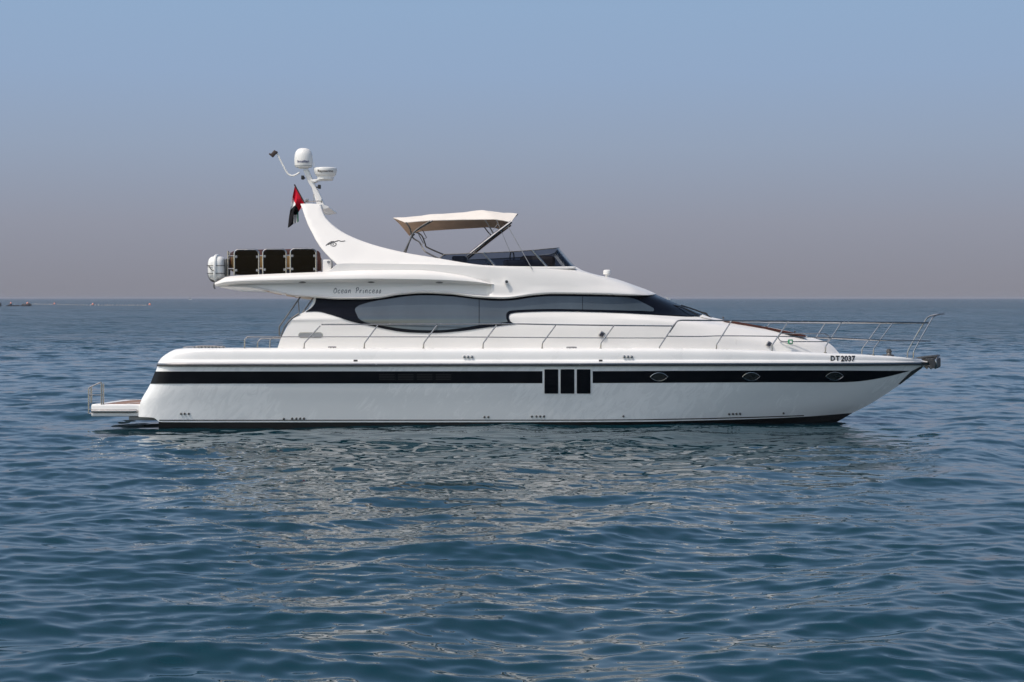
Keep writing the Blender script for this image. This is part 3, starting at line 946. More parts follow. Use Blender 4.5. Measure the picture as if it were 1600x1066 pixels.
# windscreen wipers
bm = bmesh.new()
ptube([(1064,477.2,-.1),(1080,482.2,-.05),(1097,488.4,-.05),(1105,491.8,-.05)], .022, bm=bm)
ptube([(1096,488.6,-.05),(1103,490,-.05),(1106,494,-.05),(1112,497.6,-.02)], .03, bm=bm)
ptube([(1052,476.6,-.55),(1068,481.5,-.5),(1082,488,-.5),(1092,493.4,-.45)], .018, bm=bm)
finish(bm, "windscreen_wiper", M['rubber'], cabin)
bm = loft([row([(1095,495.5,.5),(1106,498,.5),(1119,500.4,.4),(1124,501,.1)]), row([(1098,491.8,.2),(1106,494.6,.2),(1116,498.4,.12),(1121,500,.02)])], n=12, sub=2)
finish(bm, "cowl", M['cream'], cabin)

# --- flybridge moulding
f0 = [(343,449,2.05),(376,449.8,2.15),(427,457,2.2),(457,463.2,2.2),(494,465.4,2.2),(530,467.8,2.22),(565,467.8,2.22),(590,466.4,2.22),(625,460.8,2.22),(662,458.3,2.22),(700,459.8,2.22),(750,465.4,2.22),(787,466.8,2.2),(835,461.3,2.15),(865,459.4,2.1),(940,460.4,1.98),(985,461.8,1.75),(1010,462,1.3),(1020,461,.7),(1025.5,459.8,0)]
fa = [(342,447.6,2.08),(376,448.2,2.2),(427,455,2.24),(457,461,2.25),(494,463,2.25),(530,465.4,2.27),(565,465.4,2.27),(590,464,2.27),(625,458.4,2.27),(662,455.9,2.27),(700,457.4,2.27),(750,463,2.27),(787,464.4,2.25),(835,458.8,2.2),(865,457,2.15),(940,458,2.03),(985,460,1.8),(1010,460.8,1.34),(1020,460.2,.72),(1025.5,459.3,0)]
f1 = [(338,444.6,2.02),(376,443,2.10),(427,445.5,2.10),(513,448,2.09),(600,447,2.08),(700,446,2.07),(765,446,2.06),(769,446,2.19),(800,447,2.18),(870,447,2.11),(940,450.5,1.97),(985,455.5,1.73),(1009,458.6,1.25),(1019,459,.66),(1025,458.8,0)]
fu = [(337,443.4,2.06),(376,440.6,2.15),(427,441,2.16),(513,442.5,2.16),(600,441.5,2.17),(700,441,2.17),(800,441.4,2.165),(870,441.6,2.10),(940,446.6,1.93),(985,453,1.66),(1009,457.6,1.17),(1018.5,458.7,.6),(1023.5,458.5,0)]
fc = [(340,446.6,2.04),(376,446.6,2.12),(427,452.6,2.12),(457,458,2.11),(494,460,2.10),(530,462.2,2.10),(565,462.2,2.10),(590,461,2.09),(625,455.6,2.08),(662,453.2,2.08),(700,454.6,2.08),(750,459.8,2.07),(761.5,461,2.07),(765.5,461.2,2.21),(787,461.6,2.21),(835,456,2.19),(865,454.2,2.14),(940,456,2.02),(985,458.6,1.79),(1009,460,1.32),(1019,459.8,.7),(1025,459.1,0)]
f2 = [(336,442,2.08),(376,436,2.18),(427,429,2.18),(505,425.6,2.18),(518,421,2.18),(527,413,2.18),(545,411.6,2.17),(620,412.3,2.17),(670,413.2,2.17),(740,416.2,2.15),(805,419.8,2.11),(861,421.2,2.02),(905,424.6,1.9),(940,433.6,1.76),(985,447.8,1.45),(1008,455,.95),(1017,457.3,.4),(1022,457.8,0)]
f3 = [(342,442,1.3),(376,436,1.4),(427,429.4,1.5),(505,426,1.5),(518,421.4,1.5),(528,413.6,1.5),(545,412.6,1.5),(620,413,1.5),(670,414,1.5),(740,417,1.5),(805,418.6,1.5),(861,418.2,1.4),(899,417.4,1.2),(911,423,1.15),(940,431.2,1.0),(957,434.6,.9),(1000,449,.5),(1011,453,.25),(1020,457,0)]
fly = finish(loft([row(f) for f in (f0,fa,fc,f1,fu,f2,f3)], n=420, sub=3), "flybridge", M['cream'], yacht, sharp=40)
fb = bvh_of(fly)
w0 = [(335.5,442,2.10),(345,437,2.16),(353,433,2.18),(376,430.6,2.17),(427,428,2.16),(513,424.6,2.16),(580,422.5,2.17),(647,422,2.18),(715,429,2.18),(771,443.5,2.17)]
w1 = [(335.5,443,2.12),(353,436.5,2.33),(427,432,2.40),(513,429.5,2.42),(580,428,2.42),(647,427.7,2.41),(715,432.7,2.37),(745,438,2.32),(765,442.6,2.26),(771.5,444,2.19)]
w2 = [(335.5,445,2.12),(350,441.5,2.36),(376,439.3,2.42),(427,437.8,2.45),(513,436.2,2.47),(580,435.5,2.47),(647,436.3,2.45),(715,438.4,2.41),(745,440.8,2.36),(765,443.6,2.29),(771.5,444.6,2.20)]
w3 = [(338,448,2.02),(350,446.6,2.10),(376,444.6,2.17),(427,443.4,2.19),(553,441.4,2.19),(647,442,2.19),(715,443,2.19),(771,445,2.16)]
wing = finish(loft([row(w3), row(w2), row(w1), row(w0)], n=110, sub=4, bridge_top=False, bridge_bottom=False, caps=False), "side_wing", M['cream'], fly, sharp=32)
finish(plate([(428,455.2),(455,461.2),(488,464.4),(489,466.6),(457,464.4),(430,458.2),(408,452.8)], onto(fb, .02), .01, 3, 3), "lit_ceiling_strip", M['lit_ceiling'], fly)  # beige strip painting warm reflected light on the ceiling edge
for cx in (472.5, 580, 686.5):
    finish(plate(lens(cx, 441 if cx < 600 else 441.4, 6.2, 1.3, 8), onto(bvh_of(fly, wing), .01), .006, 2, 2), "downlight", M['darksteel'], fly)
c = onto(fb, .06)(792, 441.6)
bm = tube([onto(fb, 0)(790.4,440.6), onto(fb, .05)(790.8,441), onto(fb, .13)(791.5,441.6)], .07, n=14, taper=lambda t: .7 + .3*t)
nl = finish(bm, "side_lamp", M['plastic'], fly)
finish(tube([onto(fb, .131)(791.5,441.6), onto(fb, .14)(791.6,441.7)], .045, n=12), "lamp_lens", M['darksteel'], fly)
# searchlight on the brow
bm = lathe(948.4, -.75, [(3.0,436),(2.6,430.5),(2.4,429.2)], n=20)
lathe(948.4, -.75, [(4.2,429.6),(5.8,428.6),(6.1,425.4),(5.6,423),(4.0,421.8),(.6,421.6)], bm, 24)
finish(bm, "searchlight", M['plastic'], fly)

# name in loose script, drawn as pen strokes
G = {
 'O': ([[(.75,1.5),(.3,1.45),(.05,.9),(.1,.25),(.5,0),(.95,.3),(1.0,.95),(.7,1.4),(.45,1.25),(.5,1.0)]], 1.25),
 'c': ([[(.7,.8),(.4,.95),(.1,.6),(.15,.15),(.45,0),(.8,.2)]], 1.0),
 'e': ([[(.1,.5),(.7,.6),(.65,.9),(.35,1),(.1,.6),(.15,.15),(.45,0),(.85,.2)]], 1.0),
 'a': ([[(.75,.85),(.4,1),(.1,.6),(.15,.1),(.5,.1),(.75,.6),(.78,.9),(.75,.2),(.95,0)]], 1.1),
 'n': ([[(.1,.95),(.15,0),(.2,.6),(.5,1),(.72,.8),(.72,.2),(.95,0)]], 1.1),
 'P': ([[(.25,0),(.3,1.5),(.1,1.3),(.3,1.65),(.8,1.6),(.95,1.2),(.7,.85),(.35,.8)]], 1.15),
 'r': ([[(.15,.95),(.2,0),(.25,.6),(.5,.95),(.75,.85)]], .95),
 'i': ([[(.2,.9),(.22,.1),(.45,0)], [(.2,1.25),(.26,1.32)]], .65),
 's': ([[(.1,.1),(.4,1.0),(.55,.7),(.65,.3),(.4,0),(.15,.1)]], .9)}
def script(s, x0, x1, ybase, xh, pt, w):
    adv = sum(G[ch][1] if ch != ' ' else 1.3 for ch in s)
    k = (x1 - x0) / adv; x = x0; lines = []
    for ch in s:
        if ch == ' ': x += 1.3 * k; continue
        st, a = G[ch]
        for ln in st:
            lines.append(curve_pts([(x + (q[0] + .18*q[1]) * k * .85, ybase - q[1] * xh) for q in ln], 5))
        x += a * k
    return ribbon(lines, pt, w)
fw = bvh_of(fly)
finish(script("Ocean", 521, 549.5, 458.2, 5.2, onto(fw, .008), .85), "name_lettering", M['inkgrey'], fly, recalc=False)
finish(script("Princess", 555, 596.5, 458.2, 5.2, onto(fw, .008), .85), "name_lettering", M['inkgrey'], fly, recalc=False)

# --- radar arch and coaming
baseb = pchip([460, 800, 861, 900], [2.13, 2.08, 1.99, 1.86])
def arch_pt(px, py):
    return P(px, py, -(baseb(px) - 0.95 * max(0, (414 - py)) / 96.0))
left = curve_pts([(469,318.4),(473,330),(477,341.7),(482,354),(487.5,364.8),(494.5,378),(502.7,390),(510,398),(518,406),(526.7,413.5)], 4)
right = curve_pts([(899.5,416.4),(850,416.6),(778,415.6),(737.5,412.4),(683.5,403.4),(630.6,394.4),(580,381.5),(543,367),(523,354.4),(510,341.7),(505.2,333),(502.8,326),(501.6,319.4)], 4)
outline = left + [(545,415),(620,415.2),(670,416.2),(740,419),(805,421.6),(861,422.4),(899.5,420.4)] + right + [(486,318)]
arch = finish(plate(outline, arch_pt, .22, 7, 3, bevel=1.6, bdepth=.05), "radar_arch", M['cream'], yacht, sharp=40)
def arch_far(px, py):
    q = 484 + (px - 484) * .80 if py < 380 else px
    q = q - 6 * max(0, min(1, (410 - py) / 40.))
    return mirror(arch_pt(q, py))
finish(plate(outline, arch_far, .22, 10, 5, back=Vector((0, -1, 0))), "arch_leg", M['cream'], arch)
# arch top joining both legs, reaching forward as a small spoiler
bm = bmesh.new()
n_ = 10
sec = [(471,318.8),(486,318.6),(501.6,319.4),(512.5,322.2),(514,324.6),(503,327.4),(480,327.4)]
ringA = [P(px, py, -1.12) for px, py in sec]
ringB = [mirror(v) + Vector((.02, 0, 0)) for v in ringA]
VA = [bm.verts.new(v) for v in ringA]; VB = [bm.verts.new(v) for v in ringB]
for i in range(len(sec)): bm.faces.new((VA[i], VA[(i+1) % len(sec)], VB[(i+1) % len(sec)], VB[i]))
bm.faces.new(VA[::-1]); bm.faces.new(VB)
finish(bm, "arch_crosspiece", M['cream'], arch, sharp=12)
ab = bvh_of(arch)
logo = [curve_pts([(509,384),(514,380),(519,377.4),(517.4,381),(517,384.4)], 5), curve_pts([(512,382.6),(517,380.4),(521.4,377.2),(520,381.4),(521.4,382.4)], 5),
        curve_pts([(527.6,377),(523.4,377.6),(522.6,379.4),(525.2,381),(524.4,383.8),(521,384.8),(518.4,384.2)], 5), curve_pts([(524.6,377.8),(528,376.2),(531,376.6),(533,377.4),(539.4,376.6)], 5)]
finish(ribbon(logo, onto(ab, .008, -1.8), 1.1), "arch_emblem", M['ink'], arch, recalc=False)
# foot of the arch: pale box with a round fitting, and the fillet that runs into the wing
finish(pbox(504.4, 405.8, 517, 426, -1.95, -1.3, None, .03), "arch_foot", M['cream'], fly)
finish(tube([P(513.2,409.6,-1.96), P(513.2,409.6,-1.99)], .045, n=14), "foot_fitting", M['grey'], fly)
fil = curve_pts([(527.6,411),(527,414),(524,418),(519.5,421.6),(513,424.6),(504,426.6)], 4)
finish(plate(fil + [(505,429),(530,428),(534,414)], lambda x, y: P(x, y, -2.10), .5, 6, 2), "arch_fillet", M['cream'], fly)

# --- mast with its aerials
mast = finish(plate([(495.5,322),(487,293.5),(481.5,285),(473.4,265),(481.4,264.6),(487.6,279),(494,293),(501,306),(507.4,322)], lambda x, y: P(x, y, -.09), .18, 5, 3, bevel=.8, bdepth=.03), "mast", M['plastic'], arch)
YD = 0.0
dm = lathe(474.3, YD, [(7.5,263.6),(8.6,262.2),(12.8,261.6),(13.6,259.5),(14.2,256.6),(14.3,250),(14.2,245.5),(13.4,240.6),(11.6,236.4),(8.8,233.4),(5.2,231.9),(.4,231.5)], n=48)
dome = finish(dm, "satellite_dome", M['plastic'], arch)
finish(text_on("Intellian", 465, 482.8, 254.1, 249.9, onto(bvh_of(dome), .006, -.2), bold=.02), "dome_lettering", M['inkblue'], arch, recalc=False)
finish(lathe(474.3, YD, [(13.75,260.0),(13.8,259.3)], n=40), "dome_seam", M['grey'], arch)
rd = lathe(508.6, YD, [(12.6,280.6),(13,276),(14.6,275.2),(16.6,272.4),(17.8,267.4),(18.1,264.6),(17.6,263.2),(15.5,262.2),(8,261.7),(.4,261.6)], n=48)
radar = finish(rd, "radar_scanner", M['plastic'], arch)
finish(text_on("Raymarine", 496.6, 520.2, 268.9, 265.1, onto(bvh_of(radar), .006, -.2), bold=.02), "radar_lettering", M['darkbrown'], arch, recalc=False)
bm = plate([(484,280.6),(492.5,280.4),(496,279.4),(519,279.4),(518,281.8),(497,282.4),(493,285),(489,285.4),(485.4,283)], lambda x, y: P(x, y, -.14), .28, 4, 3, bevel=.6)
finish(bm, "radar_bracket", M['plastic'], arch)
bm = ptube([(468.4,269.4),(463,272.8),(457,274.7),(451,272.6),(447,267.4),(440,254),(435,244),(432.6,239.4)], .028, -.05)
finish(bm, "camera_arm", M['plastic'], arch)
bm = box(P(427.6, 240.4, -.05), (.22, .14, .12), None, .02, roty=math.radians(-48))
box(P(423.9, 242.8, -.05), (.05, .17, .15), bm, .01, roty=math.radians(-48))
ptube([(428.6,237.4,-.05),(432.6,237.6,-.05),(433,240,-.05)], .03, bm=bm, curve=False)
finish(bm, "camera", M['darkbrown'], arch)
for x0, y0, x1, y1 in ((470.4,274.2,474.6,280.4), (496.4,288.6,500.6,294.8)):
    bm = pbox(x0, y0, x1, y1, -.16, .02, None, .015)
    box(P((x0+x1)/2+(2 if x0 < 480 else -2), (y0+y1)/2 + 1, -.02), (.10, .05, .04), bm)
    finish(bm, "deck_lamp", M['rubber'], arch)
finish(ptube([(490.4,265,0),(490.4,253.6,0)], .012, n=6), "whip_aerial", M['plastic'], arch)
bm = ptube([(490.4,317,-.3),(490.4,303.4,-.3)], .011, n=6)
ptube([(478,315.6,-.35),(497,314.4,-.35),(503,315,-.35)], .018, bm=bm)
for x in (478.4, 480.8): box(P(x, 313.6, -.35), (.06,.08,.13), bm, .015)
box(P(502.4, 314.4, -.35), (.05,.08,.12), bm, .015)
finish(bm, "horn", M['steel'], arch)

# --- flybridge windscreen
sb = [(685.8,404.4,1.93),(737.5,413,1.93),(776,415.8,1.93),(832,417.4,1.90),(866,417.8,1.86),(889,417.8,1.8),(897,417.4,1.2),(899.2,416.8,0)]
stp = [(694,397.6,1.9),(715,397,1.89),(755.5,395.4,1.88),(800,393.4,1.82),(832,391.2,1.76),(858,388.8,1.68),(868.5,388,1.58),(872.4,387.5,1.0),(873.4,387.4,0)]
n_ = 90
rb, rt = row(sb), row(stp)
bm = bmesh.new()
la = [rb(i/n_) for i in range(n_+1)]; lb = [rt(i/n_) for i in range(n_+1)]
la2 = la + [mirror(v) for v in la[::-1][1:]]; lb2 = lb + [mirror(v) for v in lb[::-1][1:]]
va = [bm.verts.new(v) for v in la2]; vb = [bm.verts.new(v) for v in lb2]
for i in range(len(va)-1): bm.faces.new((va[i], va[i+1], vb[i+1], vb[i]))
screen = finish(bm, "flybridge_windscreen", M['smoke'], fly)
bm = tube(lb2, .016, n=6)
tube([la2[0], lb2[0]], .018, bm)
tube([la2[-1], lb2[-1]], .018, bm)
finish(bm, "windscreen_frame", M['darksteel'], fly)
for a, b in (((755.5,395.4,-1.90),(773.5,415.4,-1.95)), ((832,391.4,-1.79),(855,417.4,-1.89))):
    a, b = P(*a), P(*b)
    finish(tube([a, b], .04, n=8), "windscreen_divider", M['steel'], fly)
    finish(tube([mirror(a), mirror(b)], .04, n=8), "windscreen_divider", M['steel'], fly)
# helm and seats behind the screen
finish(pbox(706, 400, 728, 416, -.9, .9, None, .06), "helm_seat", M['cushion'], fly)
finish(pbox(786, 406, 850, 419, -1.3, 1.3, None, .1), "helm_console", M['cushion'], fly)
finish(pbox(812, 399.5, 868, 419, -1.2, 1.2, None, .14), "dashboard", M['darkbrown'], fly)
bm = tube([P(800 + 9*math.cos(a/12*2*math.pi)*.35, 402 + 9*math.sin(a/12*2*math.pi), -.5 + .05*math.cos(a)) for a in range(12)], .02, closed=True)
finish(bm, "steering_wheel", M['rubber'], fly)

# --- bimini
hem = [(634,347.4,1.75),(655,345.4,1.75),(676.7,343.9,1.75),(725,342.8,1.75),(773.5,342.3,1.75),(786,344,1.75),(799,347,1.75)]
farhem = [(639.8,368,0),(644,364,0),(658.7,360.8,0),(700,358,0),(760,354.6,0),(772,355.4,0),(783,358,0)]
crs = [(615,341,0),(645,338.2,0),(674.5,335.6,0),(714,332.2,0),(753,328.8,0),(780,331.2,0),(809.5,334.2,0)]
nu, nv = 48, 24
def lin(pts, u):
    q = np.linspace(0, 1, len(pts))
    return float(np.interp(u, q, [p[0] for p in pts])), float(np.interp(u, q, [p[1] for p in pts]))
bm = bmesh.new()
grid_t, grid_b = [], []
for i in range(nu + 1):
    u = i / nu
    a = P(*lin(hem, u), -1.75); c = P(*lin(crs, u), 0.0); b = P(*lin(farhem, u), 1.75)
    rt_, rb_ = [], []
    for j in range(nv + 1):
        v = -1 + 2 * j / nv
        e = a if v < 0 else b
        p = Vector((c.x + (e.x - c.x) * v * v, 1.75 * v, c.z + (e.z - c.z) * abs(v) ** 2.2))
        sag = .022 * math.sin(u * math.pi * 3) ** 2 * (1 - v * v) + .006 * math.sin(u * 40 + v * 9) * (1 - abs(v))
        rt_.append(bm.verts.new(p + Vector((0, 0, -sag)))); rb_.append(bm.verts.new(p + Vector((0, 0, -.02 - sag))))
    grid_t.append(rt_); grid_b.append(rb_)
for i in range(nu):
    for j in range(nv):
        bm.faces.new((grid_t[i][j], grid_t[i+1][j], grid_t[i+1][j+1], grid_t[i][j+1]))
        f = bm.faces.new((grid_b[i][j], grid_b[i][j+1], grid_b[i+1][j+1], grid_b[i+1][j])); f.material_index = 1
for i in range(nu):
    for j in (0, nv):
        bm.faces.new((grid_t[i][j], grid_b[i][j], grid_b[i+1][j], grid_t[i+1][j]))
for j in range(nv):
    for i in (0, nu):
        bm.faces.new((grid_t[i][j], grid_t[i][j+1], grid_b[i][j+1], grid_b[i][j]))
bim = finish(bm, "bimini_top", [M['canvas'], M['canvas_shade']], yacht, sharp=50)
def rod(name, pts, r, m, parent, curve=True):
    return finish(ptube(pts, r, curve=curve), name, m, parent)
N_, S_ = -1.76, 1.76
rod("bimini_frame", [(672,345.4,N_),(648,361.5,N_),(640,377,N_),(631,395,N_)], .026, M['darksteel'], bim)
rod("bimini_frame", [(648,366,S_),(642.4,371,S_),(640,377,S_),(633.4,396,S_)], .024, M['darksteel'], bim)
rod("bimini_frame", [(634,347.6,N_),(640,356,N_),(645,371.5,N_+.2),(655,378.4,N_+.2),(661,389,N_+.1),(666,394.4,N_),(686,404.6,N_)], .024, M['darksteel'], bim)
rod("bimini_frame", [(645,362.5,S_),(654,364.6,S_),(660,370,S_),(664.5,381.5,S_),(668,387,S_),(696,399.2,S_)], .024, M['darksteel'], bim)
rod("bimini_stay", [(654,366,-1.5),(661.6,380.6,-1.5),(659,382,-1.5)], .013, M['darksteel'], bim, False)
rod("bimini_stay", [(660,359,1.5),(666.4,371.5,1.5),(662.4,373.6,1.5)], .013, M['darksteel'], bim, False)
rod("bimini_frame", [(757.8,344,N_),(765,355,N_),(771.5,366,N_)], .022, M['darksteel'], bim)
rod("bimini_frame", [(755.6,353.5,S_),(762,362,S_),(769,369.6,S_)], .02, M['darksteel'], bim)
rod("bimini_strut", [(799,346.6,N_),(764,373,N_),(728.6,401.4,N_)], .048, M['steel'], bim)
rod("bimini_strut", [(798,351.5,S_),(765,376.6,S_),(731,404,S_)], .04, M['darkbrown'], bim)
rod("bimini_strut", [(676,344.6,N_+.02),(647,362.4,N_+.02)], .026, M['steel'], bim)
rod("bimini_strap", [(792.6,352,N_),(832,421.4,-2.13)], .011, M['grey'], bim)
rod("bimini_strap", [(775.8,343.8,N_),(797,393.5,-1.75)], .009, M['grey'], bim)
rod("bimini_strap", [(778,350,N_),(761,371,N_)], .008, M['grey'], bim)

# --- wind panels along the aft flybridge, settee behind them
YP = -2.02
def arcframe(x0, x1, ytop, ybot, r):
    pts = [(x0, ybot)]
    for k in range(7): a = math.radians(180 + 90*k/6); pts.append((x0 + r + r*math.cos(a), ytop + r + r*math.sin(a)))
    for k in range(7): a = math.radians(270 + 90*k/6); pts.append((x1 - r + r*math.cos(a), ytop + r + r*math.sin(a)))
    return pts + [(x1, ybot)]
for x0, x1, yt, ybm in ((366.4,404.6,390.4,430.5),(411,447.4,389.8,429.5),(454,494,389.0,428.5)):
    fr_ = arcframe(x0, x1, yt, ybm, 6.5)
    panel = finish(tube([P(x, y, YP) for x, y in fr_], .030, n=8), "panel_frame", M['steel'], fly)
    inner = arcframe(x0+1.4, x1-1.4, yt+1.6, ybm-1, 5.6)
    finish(plate(inner, lambda x, y: P(x, y, YP + .01), .012, 8, 3), "smoked_panel", M['smokepanel'], fly)
    for cx in (x0 + 2.6, x1 - 2.6):
        for cy in (yt + 11, ybm - 8): finish(box(P(cx, cy, YP - .012), (.07, .03, .07), None, .008), "panel_clamp", M['grey'], fly)
for y in (400.3, 420.2):
    rod("panel_bracket", [(356.5,y,YP+.02),(366,y-.2,YP+.02)], .022, M['steel'], fly)
    rod("panel_bracket", [(404.6,y-.6,YP),(411,y-.6,YP)], .022, M['steel'], fly)
    rod("panel_bracket", [(447.4,y-1.0,YP),(454,y-1.0,YP)], .022, M['steel'], fly)
rod("panel_post", [(356.4,392.2,YP+.05),(356.4,431,YP+.05)], .026, M['steel'], fly)
rod("panel_post", [(358.8,394,YP+.35),(358.8,431,YP+.35)], .022, M['steel'], fly)
rod("panel_post", [(501.4,404,YP+.2),(502.4,428,YP+.2)], .02, M['steel'], fly)
setb = plate(smooth_poly([(357.6,431),(358.4,396),(366,391.4),(420,389.6),(470,389.2),(492,390.6),(499.5,393.4),(500.6,402),(502.6,404.6),(503,429)], 1), lambda x, y: P(x, y, -1.45), .12, 8, 3, bevel=1.0)
settee = finish(setb, "settee_back", M['wood'], fly)
finish(pbox(361.2, 399.4, 492, 424.5, -1.62, -1.46, None, .05), "settee_cushion", M['tan'], fly)
finish(pbox(368, 421.5, 494, 429.5, -1.98, -1.5, None, .04), "settee_seat", M['cushion'], fly)

# --- guard rails
rail = None
bxy = pchip([p[0] for p in u6[1:]] , [p[2] for p in u6[1:]])
def yr(px): return -max(0.0, bxy(min(max(px, 300), 1444)))
def near_far(pts, r, bm, curve=True):
    q = curve_pts(pts, 6) if curve and len(pts) > 2 else pts
    w = [P(*p) for p in q]
    tube(w, r, bm); tube([mirror(v) for v in w], r, bm)
def ry(px): return yr(px) - .02
bm = bmesh.new()
rr_ = [(475.5,534),(500.5,508.4),(504,507.2)] 
near_far([(502,507.3,ry(475)),(587,507,ry(570)),(662,506.6,ry(640)),(755,506.3,ry(735)),(800,506.2,ry(780)),(900,508,ry(880)),(1051,509.6,ry(1031))], .020, bm)
near_far(bend([(1046,519.5,ry(1036)),(1058,501.6,ry(1046)),(1064,500.6,ry(1050)),(1220,501.8,ry(1196)),(1315,503,ry(1290)),(1395,503.9,ry(1366)),(1453,504.4,ry(1430))], 4), .024, bm, False)
guard = finish(bm, "guard_rail", M['steel'], yacht)
bm = bmesh.new()
near_far([(386.6,526.6,ry(390)),(476,526.4,ry(475)),(660,526.6,ry(660)),(760,527,ry(760)),(900,528,ry(890)),(1040,528.4,ry(1031))], .014, bm)
near_far([(1040,525.6,ry(1036)),(1090,526,ry(1086)),(1130,525,ry(1122)),(1216,525.8,ry(1208)),(1310,528.2,ry(1295)),(1381,531.6,ry(1366)),(1440,532.6,ry(1425)),(1454,533.2,ry(1432))], .015, bm)
finish(bm, "middle_rail", M['steel'], guard)
bm = bmesh.new()
q_ = [P(*p) for p in bend([(382,544.6,ry(390)),(382.4,530,ry(390)),(386.6,526.6,ry(390)),(391,526.5,ry(390))], 2)]
finish(tube([mirror(v) for v in q_], .02), "aft_rail", M['steel'], guard)
tube(q_, .02, bm)
finish(bm, "aft_rail", M['steel'], guard)
finish(ptube(bend([(402.4,544,-2.3),(402.4,534,-2.3),(407,529.2,-2.3),(440,528.6,-2.2)], 3), .018, curve=False), "hand_rail", M['steel'], guard)
def stanchion(bx, by, kx, ky, tx, ty, far=False):
    y = ry(bx)
    q = [P(*p) for p in bend([(bx-.6, by, y), (bx, ky+2, y), (kx, ky, y), (tx, ty, y)], 3)]
    bm = bmesh.new()
    tube(q, .020, bm); tube([q[0], q[0] + Vector((0, 0, .03))], .045, bm)
    if far:
        q2 = [mirror(v) for v in q]; tube(q2, .020, bm)
    return finish(bm, "stanchion", M['steel'], guard)
for bx in (475.5, 569.5, 662, 755, 847.5, 939):
    stanchion(bx, 545.4, bx + .6, 535.6, bx + 21 + (4 if bx < 480 else 0), 508 if bx > 480 else 509)
stanchion(1030.5, 549.4, 1032, 540, 1052, 509); 
bm = ptube([(1050,511,ry(1031)),(1058.5,501.8,ry(1046))], .02); finish(bm, "stanchion", M['steel'], guard)
for bx, by, ky, tx, ty in ((1119.6,549.6,537,1143,501.6),(1206.6,550.6,538,1232,502.2),(1290,551.6,540,1315,503.2),(1365,555.4,543.6,1395,504.4)):
    stanchion(bx, by, bx + .9, ky, tx, ty, far=False)
for bx, by, ky, tx, ty in ((1119.6,549.6,537,1143,501.6),(1206.6,550.6,538,1232,502.2),(1290,551.6,540,1315,503.2),(1365,555.4,543.6,1395,504.4)):
    y = ry(bx)
    q = [mirror(P(*p)) for p in bend([(bx-.6, by, y), (bx, ky+2, y), (bx+.9, ky, y), (tx, ty, y)], 3)]
    finish(tube(q, .02), "stanchion", M['steel'], guard)
# pulpit
pz = [(1427,560,-.40),(1427.4,549.4,-.40),(1441,524,-.40),(1457,496.4,-.36),(1461.5,493,-.3),(1469,490.8,-.15),(1474.6,490.6,0)]
pq = [P(*p) for p in bend(pz, 3)]
finish(tube(pq + [mirror(v) for v in pq[::-1][1:]], .023), "pulpit_rail", M['steel'], guard)
# loop rail on the foredeck that carries the green side light
lp = [(1228,534,-1.25),(1221,533.4,-1.25),(1217,530,-1.25),(1216.8,526,-1.25),(1219.6,522.2,-1.25),(1226,521.2,-1.25),(1260,521.2,-1.15),(1286,521.4,-1.08),(1292.6,523.6,-1.06),(1295.4,527,-1.06),(1294,531.4,-1.06),(1288,533.8,-1.08),(1260,534,-1.15),(1228,534,-1.25)]
finish(tube([P(*p) for p in curve_pts(lp, 5)], .016), "loop_rail", M['steel'], guard)
sl_ = finish(pbox(1231.8, 530.6, 1239, 537.8, -1.36, -1.26, None, .012), "side_light", M['green'], guard)
bm = bmesh.new()
pbox(1233.8, 532.4, 1237.4, 536, -1.37, -1.355, bm, .0)
finish(bm, "side_light_panel", M['plastic'], guard)

# stair rails at the aft end of the cabin
bm = bmesh.new()
for dx, yy in ((0, -2.1),):
    ptube(bend([(436.6,524.5,-2.1),(436.2,511,-2.1),(470.4,462.6,-2.0)], 3), .022, bm=bm, curve=False)
    ptube([(466,468.5,-2.0),(467.4,488,-2.1)], .016, bm=bm)
    ptube([(472.6,488.8,-2.1),(490.4,464.4,-2.0)], .022, bm=bm)
    ptube([(438.4,527,-2.22),(445,511,-2.22),(455,498.5,-2.2),(467.5,489.6,-2.16)], .022, bm=bm)
finish(bm, "stair_rail", M['darksteel'], yacht)

# --- foredeck gear
bm = lathe(1389, -.05, [(8.5,557.5),(7.6,554.6),(4.2,553.6),(3.4,551.6),(4.6,549.8),(4.6,548.2),(3.0,547.4),(3.4,545.6),(.4,545)], n=24)
finish(bm, "windlass", M['darksteel'], bulwark)
bm = bmesh.new()
for x in (1380.2, 1382.6): pbox(x-.7, 554, x+.7, 557.6, -.5, -.42, bm, .005)
finish(bm, "deck_bollard", M['darksteel'], bulwark)

# ------------------------------------------------------------------ things carried by the yacht
anchor = empty("anchor", P(1450, 565, 0), "grey steel plough anchor stowed in the roller at the yacht's bow tip", "anchor")
def under(o, root):
    o.parent = root
    for v in o.data.vertices: v.co -= root.location
    return o
bm = plate([(1430,559.6),(1440,557.2),(1455,555.6),(1467.6,554.2),(1468.6,556.6),(1466,559.6),(1450,560.2),(1436,560.6)], lambda x, y: P(x, y, -.07), .14, 4, 3, bevel=.6)
under(finish(bm, "shank", M['darksteel']), anchor)
def fluke(x, y):
    t = (x - 1448) / 22.0
    return P(x, y, -.30 + .22 * t * t)
bm = plate([(1447,560.4),(1458,560),(1468,558.6),(1470,560.6),(1470,572.6),(1467,575),(1462,576.4),(1457.4,574.6),(1455.4,577.6),(1451.6,574),(1449.4,571),(1453.6,570.4)], fluke, .05, 3, 2, bevel=.5)
plate([(1447,560.4),(1458,560),(1468,558.6),(1470,560.6),(1470,572.6),(1467,575),(1462,576.4),(1457.4,574.6),(1455.4,577.6),(1451.6,574),(1449.4,571),(1453.6,570.4)], lambda x, y: mirror(fluke(x, y)), .05, 3, 2, bm=bm)
under(finish(bm, "fluke", M['darksteel']), anchor)
bm = ptube([(1468,555.4,-.2),(1464.5,560,-.34),(1462,563.6,-.38),(1463,569,-.38),(1461,576,-.3)], .03)
